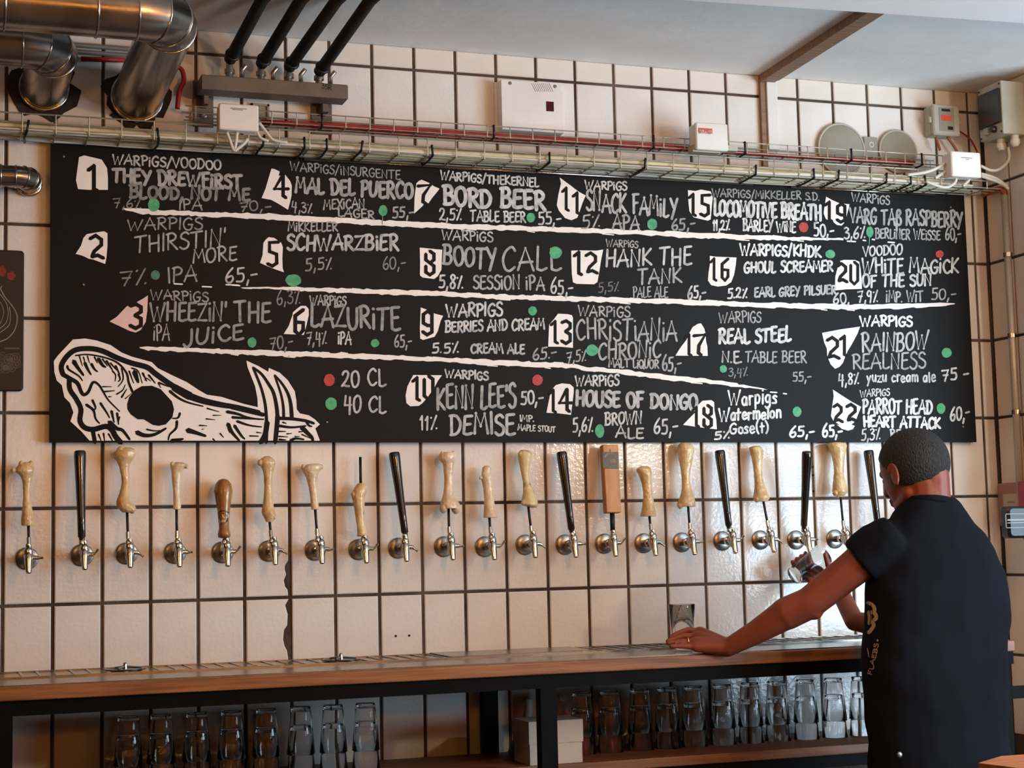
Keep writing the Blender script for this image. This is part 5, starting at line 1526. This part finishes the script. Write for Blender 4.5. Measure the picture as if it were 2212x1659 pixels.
Hc = A(1974, 1017, -.9)
hf = Vector((-.24, .94, -.24)).normalized()
hu = Vector((-.06, .2, 1))
hu = (hu - hf * hu.dot(hf)).normalized()
hl = hu.cross(hf).normalized()
HM = Matrix((hl, hf, hu)).transposed()
hp = lambda l, f, u: Hc + hl * l + hf * f + hu * u
body = MB()
body.ell(hp(0, -.008, .022), (.1, .112, .107), 28, 18, HM)           # cranium
body.ell(hp(0, .03, -.03), (.072, .078, .085), 22, 14, HM)             # face
body.ell(hp(0, .055, -.088), (.047, .045, .034), 18, 10, HM)           # jaw and chin
body.cap(hp(.055, -.01, -.075), hp(.03, .06, -.1), .024, .022)
body.cap(hp(-.055, -.01, -.075), hp(-.03, .06, -.1), .024, .022)
body.cap(hp(0, .1, .005), hp(0, .123, -.038), .011, .016)              # nose
body.ell(hp(0, .112, -.04), (.02, .016, .011), 12, 8, HM)
body.cap(hp(.042, .087, .014), hp(-.042, .087, .014), .015, .015)      # brow
body.cap(hp(.024, .098, -.07), hp(-.024, .098, -.07), .008, .008)      # lips
body.cap(hp(.022, .096, -.082), hp(-.022, .096, -.082), .009, .009)
for s_ in (1, -1):
    E0 = Matrix.Rotation(.35 * s_, 3, 'Z')
    body.ell(hp((.104) * s_, -.012, -.018), (.008, .02, .035), 14, 12, HM @ E0)
    for k in range(9):                                                  # rim of the ear
        a0, a1 = math.radians(-70 + k * 28), math.radians(-70 + (k + 1) * 28)
        if k < 8:
            body.cap(hp((.111) * s_, -.014 - .018 * math.cos(a0), -.016 + .033 * math.sin(a0)), hp(.111 * s_, -.014 - .018 * math.cos(a1), -.016 + .033 * math.sin(a1)), .0052, .0052, 8)
nb = A(2004, 1104, -.94)
body.cap(hp(.0, -.03, -.05), nb + Vector((0, 0, -.04)), .066, .064)
body.cap(hp(-.01, -.055, -.03), nb + Vector((.015, .0, -.04)), .056, .06)
sL, sR = A(1913, 1172, -.94), A(2086, 1196, -.9)
body.cap(nb + Vector((0, .02, -.05)), sL, .045, .05)
body.cap(nb + Vector((0, .02, -.06)), sR, .045, .05)
body.cap(sL, sR, .05, .05)
pel = Vector((A(2020, 1560, -.93).x, -.93, .84))
body.cap(Vector((nb.x + .03, -.92, 1.28)), Vector((pel.x, -.93, 1.1)), .11, .12)
body.cap(Vector((pel.x, -.93, 1.1)), pel, .12, .13)
# left arm, leaning on the counter
eL, wL = A(1748, 1303, -.82), A(1574, 1398, -.655)
m1 = sL + (eL - sL) * .5
body.cap(sL, m1, .062, .055)
body.cap(m1, eL, .055, .05)
f1 = eL + (wL - eL) * .28 + Vector((0, 0, .006))
body.cap(eL, f1, .05, .052)
body.cap(f1, eL + (wL - eL) * .65, .05, .038)
body.cap(eL + (wL - eL) * .65, wL, .038, .029)
body.ell(eL + Vector((.01, -.01, -.022)), (.03, .03, .03))


def lift(p, r):
    p = Vector(p)
    if p.y > CF_ + .02:
        p.z = max(p.z, CZ + .005 + r)
    return p


KN = [((1512, 1364, -.545), [(1486, 1361, -.53), (1463, 1369, -.52), (1449, 1377, -.515)], .0105), ((1505, 1374, -.565), [(1478, 1374, -.55), (1456, 1380, -.54), (1443, 1385, -.535)], .0105), ((1500, 1386, -.59), [(1474, 1386, -.575), (1455, 1388, -.565), (1443, 1389, -.56)], .0102), ((1504, 1398, -.61), [(1482, 1396, -.6), (1464, 1396, -.59), (1450, 1396, -.585)], .0095)]
for kn, tips, r in KN:
    k0 = lift(A(*kn), .016)
    body.cap(wL + (k0 - wL) * .1, k0, .026, .0165)
    prev = k0
    for j, tp in enumerate(tips):
        p = lift(A(*tp), r * .8)
        body.cap(prev, p, r * (1.12 - .1 * j), r * (1.02 - .1 * j), 10)
        prev = p
body.cap(wL + Vector((0, .01, -.004)), lift(A(1525, 1398, -.6), .018), .028, .022)
th = [lift(A(1545, 1385, -.58), .018), lift(A(1520, 1382, -.52), .014), lift(A(1498, 1386, -.49), .011)]
body.cap(wL, th[0], .024, .019)
body.cap(th[0], th[1], .018, .013)
body.cap(th[1], th[2], .012, .0095)
# right arm, bent towards the tap
eR, wR = A(2005, 1368, -.6), A(1846, 1342, -.37)
body.cap(sR, eR, .06, .05)
body.cap(eR, eR + (wR - eR) * .4, .05, .046)
body.cap(eR + (wR - eR) * .4, wR, .046, .033)
palm = A(1806, 1262, -.215)
body.cap(wR, palm, .034, .03)
g_rim, g_base = A(1786, 1196, -.125), A(1706, 1250, -.135)
g_ax = (g_rim - g_base).normalized()
g_mid = (g_rim + g_base) / 2
side = g_ax.cross(Vector((0, -1, 0))).normalized()
if side.z > 0:
    side = -side                                                        # points down and right, under the glass
front = g_ax.cross(side).normalized()
if front.y > 0:
    front = -front
RG = .043
for j in range(4):
    o_ = g_mid + g_ax * (.034 - .021 * j)
    pts = [palm + (o_ + side * RG * 1.25 - palm) * .55, o_ + (side * 1.15 + front * .45).normalized() * RG * 1.15, o_ + (side * .3 - front * 1.0).normalized() * RG * 1.2, o_ + (-side * .7 - front * .7).normalized() * RG * 1.17]
    body.cap(palm, pts[0], .022, .016)
    for a_, b_, ra, rb in zip(pts[:-1], pts[1:], (.0115, .0105, .0095), (.0105, .0095, .0085)):
        body.cap(a_, b_, ra, rb, 10)
tb = [palm + g_ax * .03, g_mid + g_ax * .05 + (side * .7 + front * .8).normalized() * RG * 1.2, g_mid + g_ax * .055 + (-side * .3 + front).normalized() * RG * 1.18]
body.cap(palm, tb[0], .024, .018)
body.cap(tb[0], tb[1], .016, .012)
body.cap(tb[1], tb[2], .012, .009)
# legs
for s_ in (-1, 1):
    hpj = pel + Vector((.085 * s_, 0, -.02))
    kn = Vector((pel.x + .11 * s_, -.93 + .03, .47))
    an = Vector((pel.x + .12 * s_, -.97, .09))
    body.cap(hpj, kn, .085, .055)
    body.cap(kn, an, .052, .036)
bo = obj('body', body, M_skin, man, smooth=True)
finish(bo, .0042, 5)
bpy.context.view_layer.update()

# eyes
for s_ in (1, -1):
    obj('eye', MB().ell(hp(.032 * s_, .092, -.006), (.0125, .0125, .0125)), mat('eye white', '#b8b0a6', rough=.2), man, smooth=True)

# hair: a close-cropped cap
hr = MB()
n, m_ = 44, 26
hc = hp(0, -.008, .022)
keep = {}
for i in range(m_ + 1):
    t = math.pi * i / m_ - math.pi / 2
    for k in range(n):
        a = 2 * math.pi * k / n
        l_, f_, u_ = math.cos(a) * math.cos(t), math.sin(a) * math.cos(t), math.sin(t)
        p = Vector((l_ * .1045, f_ * .1165, u_ * .1115))
        al, fr_ = abs(l_), f_
        lim = -.1
        if fr_ > .55:
            lim = .32
        elif fr_ > .2:
            lim = .32 - (.55 - fr_) / .35 * .55 if al > .5 else .36
        elif fr_ > -.05:
            lim = -.2 - .5 * (.2 - fr_) / .25
        else:
            lim = -.72
        if u_ > lim - .12:
            keep[(i, k)] = len(hr.v)
            pl_ = p if u_ >= lim else p * .955
            hr.v.append(hc + HM @ pl_)
for i in range(m_):
    for k in range(n):
        q = [(i, k), (i, (k + 1) % n), (i + 1, (k + 1) % n), (i + 1, k)]
        if all(x in keep for x in q):
            hr.f.append(tuple(keep[x] for x in q))
hair = obj('hair', hr, M_hair, man, smooth=True)

# t-shirt
sh = MB()
rs = []
for (py, xl, xr, dp, Yc) in ((1076, 1966, 2052, .066, -.945), (1088, 1952, 2064, .08, -.945), (1106, 1938, 2078, .09, -.94), (1130, 1925, 2094, .095, -.94), (1155, 1908, 2114, .108, -.935), (1185, 1895, 2136, .12, -.93), (1235, 1884, 2158, .132, -.925), (1300, 1878, 2166, .14, -.925), (1400, 1873, 2162, .14, -.925), (1500, 1878, 2162, .14, -.93), (1580, 1885, 2164, .142, -.93), (1640, 1890, 2164, .142, -.93), (1668, 1892, 2160, .142, -.93)):
    a3, b3 = A(xl, py, Yc), A(xr, py, Yc)
    cc, rad = (a3 + b3) / 2, (b3 - a3).length / 2
    ex = (b3 - a3).normalized()
    ring_ = []
    for k in range(32):
        t = 2 * math.pi * k / 32
        ct, st_ = math.cos(t), math.sin(t)
        ring_.append(cc + ex * (math.copysign(abs(ct) ** .85, ct) * rad) + Vector((0, -1, 0)) * (math.copysign(abs(st_) ** .85, st_) * dp))
    rs.append(ring_)
sh.rings(rs)
sh.cap(A(1965, 1140, -.94), sL + Vector((0, 0, -.008)), .06, .062)
sh.cap(A(2040, 1135, -.94), sR + Vector((0, 0, 0)), .062, .075)
d_ = (eL - sL).normalized()
sh.lathe([(.066, -.05), (.08, -.02), (.085, .02), (.081, .06), (.077, .092), (.074, .1), (.05, .1)], sL, d_, 24)
d2 = (eR - sR).normalized()
sh.lathe([(.06, -.04), (.078, 0), (.078, .08), (.074, .17), (.05, .17)], sR, d2, 24)
cl = (hp(0, -.03, -.06) - nb).normalized()
shirt = obj('t_shirt', sh, M_shirt, man, smooth=True)
finish(shirt, .006, 6)
tx = bpy.data.textures.new('folds', 'CLOUDS')
tx.noise_scale = .13
tx.noise_depth = 1
dm = shirt.modifiers.new('folds', 'DISPLACE')
dm.texture = tx
dm.strength = .022
dm.mid_level = .5
dm.texture_coords = 'LOCAL'
cc = A(2003, 1084, -.945)
cl = Vector((.1, .12, 1)).normalized()
ux = cl.cross(Vector((0, 1, 0))).normalized()
uy = cl.cross(ux).normalized()
rgs = []
for k in range(36):
    t = 2 * math.pi * k / 36
    e = ux * math.cos(t) * .068 + uy * math.sin(t) * .07
    en = e.normalized()
    rgs.append([cc + e + en * (.005 * math.cos(q)) + cl * (.011 * math.sin(q)) for q in (0, 1.05, 2.1, 3.14, 4.19, 5.24)])
obj('collar', MB().rings(rgs, closed=True), M_shirt, man, smooth=True)
# jeans
je = MB()
hipc = Vector((pel.x, -.93, .84))
je.ell(hipc + Vector((0, 0, -.03)), (.19, .14, .16), 24, 14)
for s_ in (-1, 1):
    hpj = pel + Vector((.09 * s_, 0, -.06))
    kn = Vector((pel.x + .11 * s_, -.90, .47))
    an = Vector((pel.x + .12 * s_, -.955, .11))
    je.cap(hpj, kn, .105, .078)
    je.lathe([(.078, -.02), (.078, 0), (.065, (an - kn).length * .6), (.06, (an - kn).length), (.03, (an - kn).length)], kn, an - kn, 18)
jo = obj('jeans', je, M_jeans, man, smooth=True)
finish(jo, .009, 5)
p = A(1943, 1630, -1.075)
obj('rivet', MB().lathe([(.009, 0), (.009, .003), (.004, .005)], p, (0, -1, .1), 14), M_screw, jo, smooth=True)
for s_ in (-1, 1):
    an = Vector((pel.x + .12 * s_, -.97, 0))
    so = MB().ell(an + Vector((0, .07, .035)), (.045, .13, .035), 18, 10).ell(an + Vector((0, -.005, .06)), (.042, .05, .055), 16, 10)
    so.v = [Vector((v.x, v.y, max(v.z, .002))) for v in so.v]
    obj('shoe', so, M_shoe, man, smooth=True)
# wedding ring
fk = lift(A(1474, 1386, -.575), .0102)
fk0 = lift(A(1500, 1386, -.59), .016)
rc_ = fk0 + (fk - fk0) * .5
obj('ring', ring(rc_, fk - fk0, .0133, .0022, 20), M_gold2, man, smooth=True)

# print on the shirt, laid onto the cloth
dg = bpy.context.evaluated_depsgraph_get()
ev = shirt.evaluated_get(dg)
me = ev.to_mesh()
mw = shirt.matrix_world.copy()
bpy.context.view_layer.update()
og = ORG[shirt.name]
bvh = BVHTree.FromPolygons([v.co + og for v in me.vertices], [tuple(pg.vertices) for pg in me.polygons])
ev.to_mesh_clear()


def onshirt(x, y, k):
    h = bvh.ray_cast(CAM, ray(x, y).normalized())
    if h[0] is None:
        q = bvh.find_nearest(at(x, y, -.93))
        return q[0] + q[1] * (.0015 + .0004 * k)
    return h[0] + h[1] * (.0012 + .0004 * k)


ZS = (1840, 1260, 7.54)
mb = MB()
for P, w in (([(268, 320), (320, 340), (370, 390), (375, 450)], 60), ([(285, 470), (300, 560), (290, 650)], 60), ([(330, 470), (390, 500), (400, 570), (360, 600)], 62), ([(330, 620), (365, 680), (320, 760), (285, 800)], 60)):
    ribbon(mb, catmull(zp(ZS, P), 5), w / 7.54, 1, 3, None, onshirt)
obj('shirt_print', mb, M_print, shirt, fix=False)
mb = MB()
ribbon(mb, catmull(zp(ZS, [(275, 330), (310, 450), (320, 560), (305, 680)]), 5), 1.4, 4, 2, None, onshirt)
ribbon(mb, catmull(zp(ZS, [(320, 350), (345, 440), (345, 600)]), 5), 1.2, 4, 2, None, onshirt)
ribbon(mb, zp(ZS, [(275, 690), (320, 700)]), 2.4, 4, 2, None, onshirt)
obj('shirt_print', mb, M_shirt, shirt, fix=False)
mb = MB()
ribbon(mb, zp(ZS, [(262, 1060), (285, 1200)]), 2.2, 1, 2, None, onshirt)
disc(mb, zp(ZS, [(424, 930)])[0], 2.2, 2.8, 1, 8, onshirt)
obj('shirt_print', mb, M_print, shirt, fix=False)
text(ZS, 'FLAEBS', 335, 1495, 440, 990, 62, 15, .7, f=onshirt, name='shirt_lettering', parent=shirt, m=M_print, perp=True)

# the glass being filled
rot = g_ax.to_track_quat('Z', 'Y').to_euler()
put_glass('tilted pint glass in the man\'s hand below the open tap', g_mid - g_ax * .0735, rot)
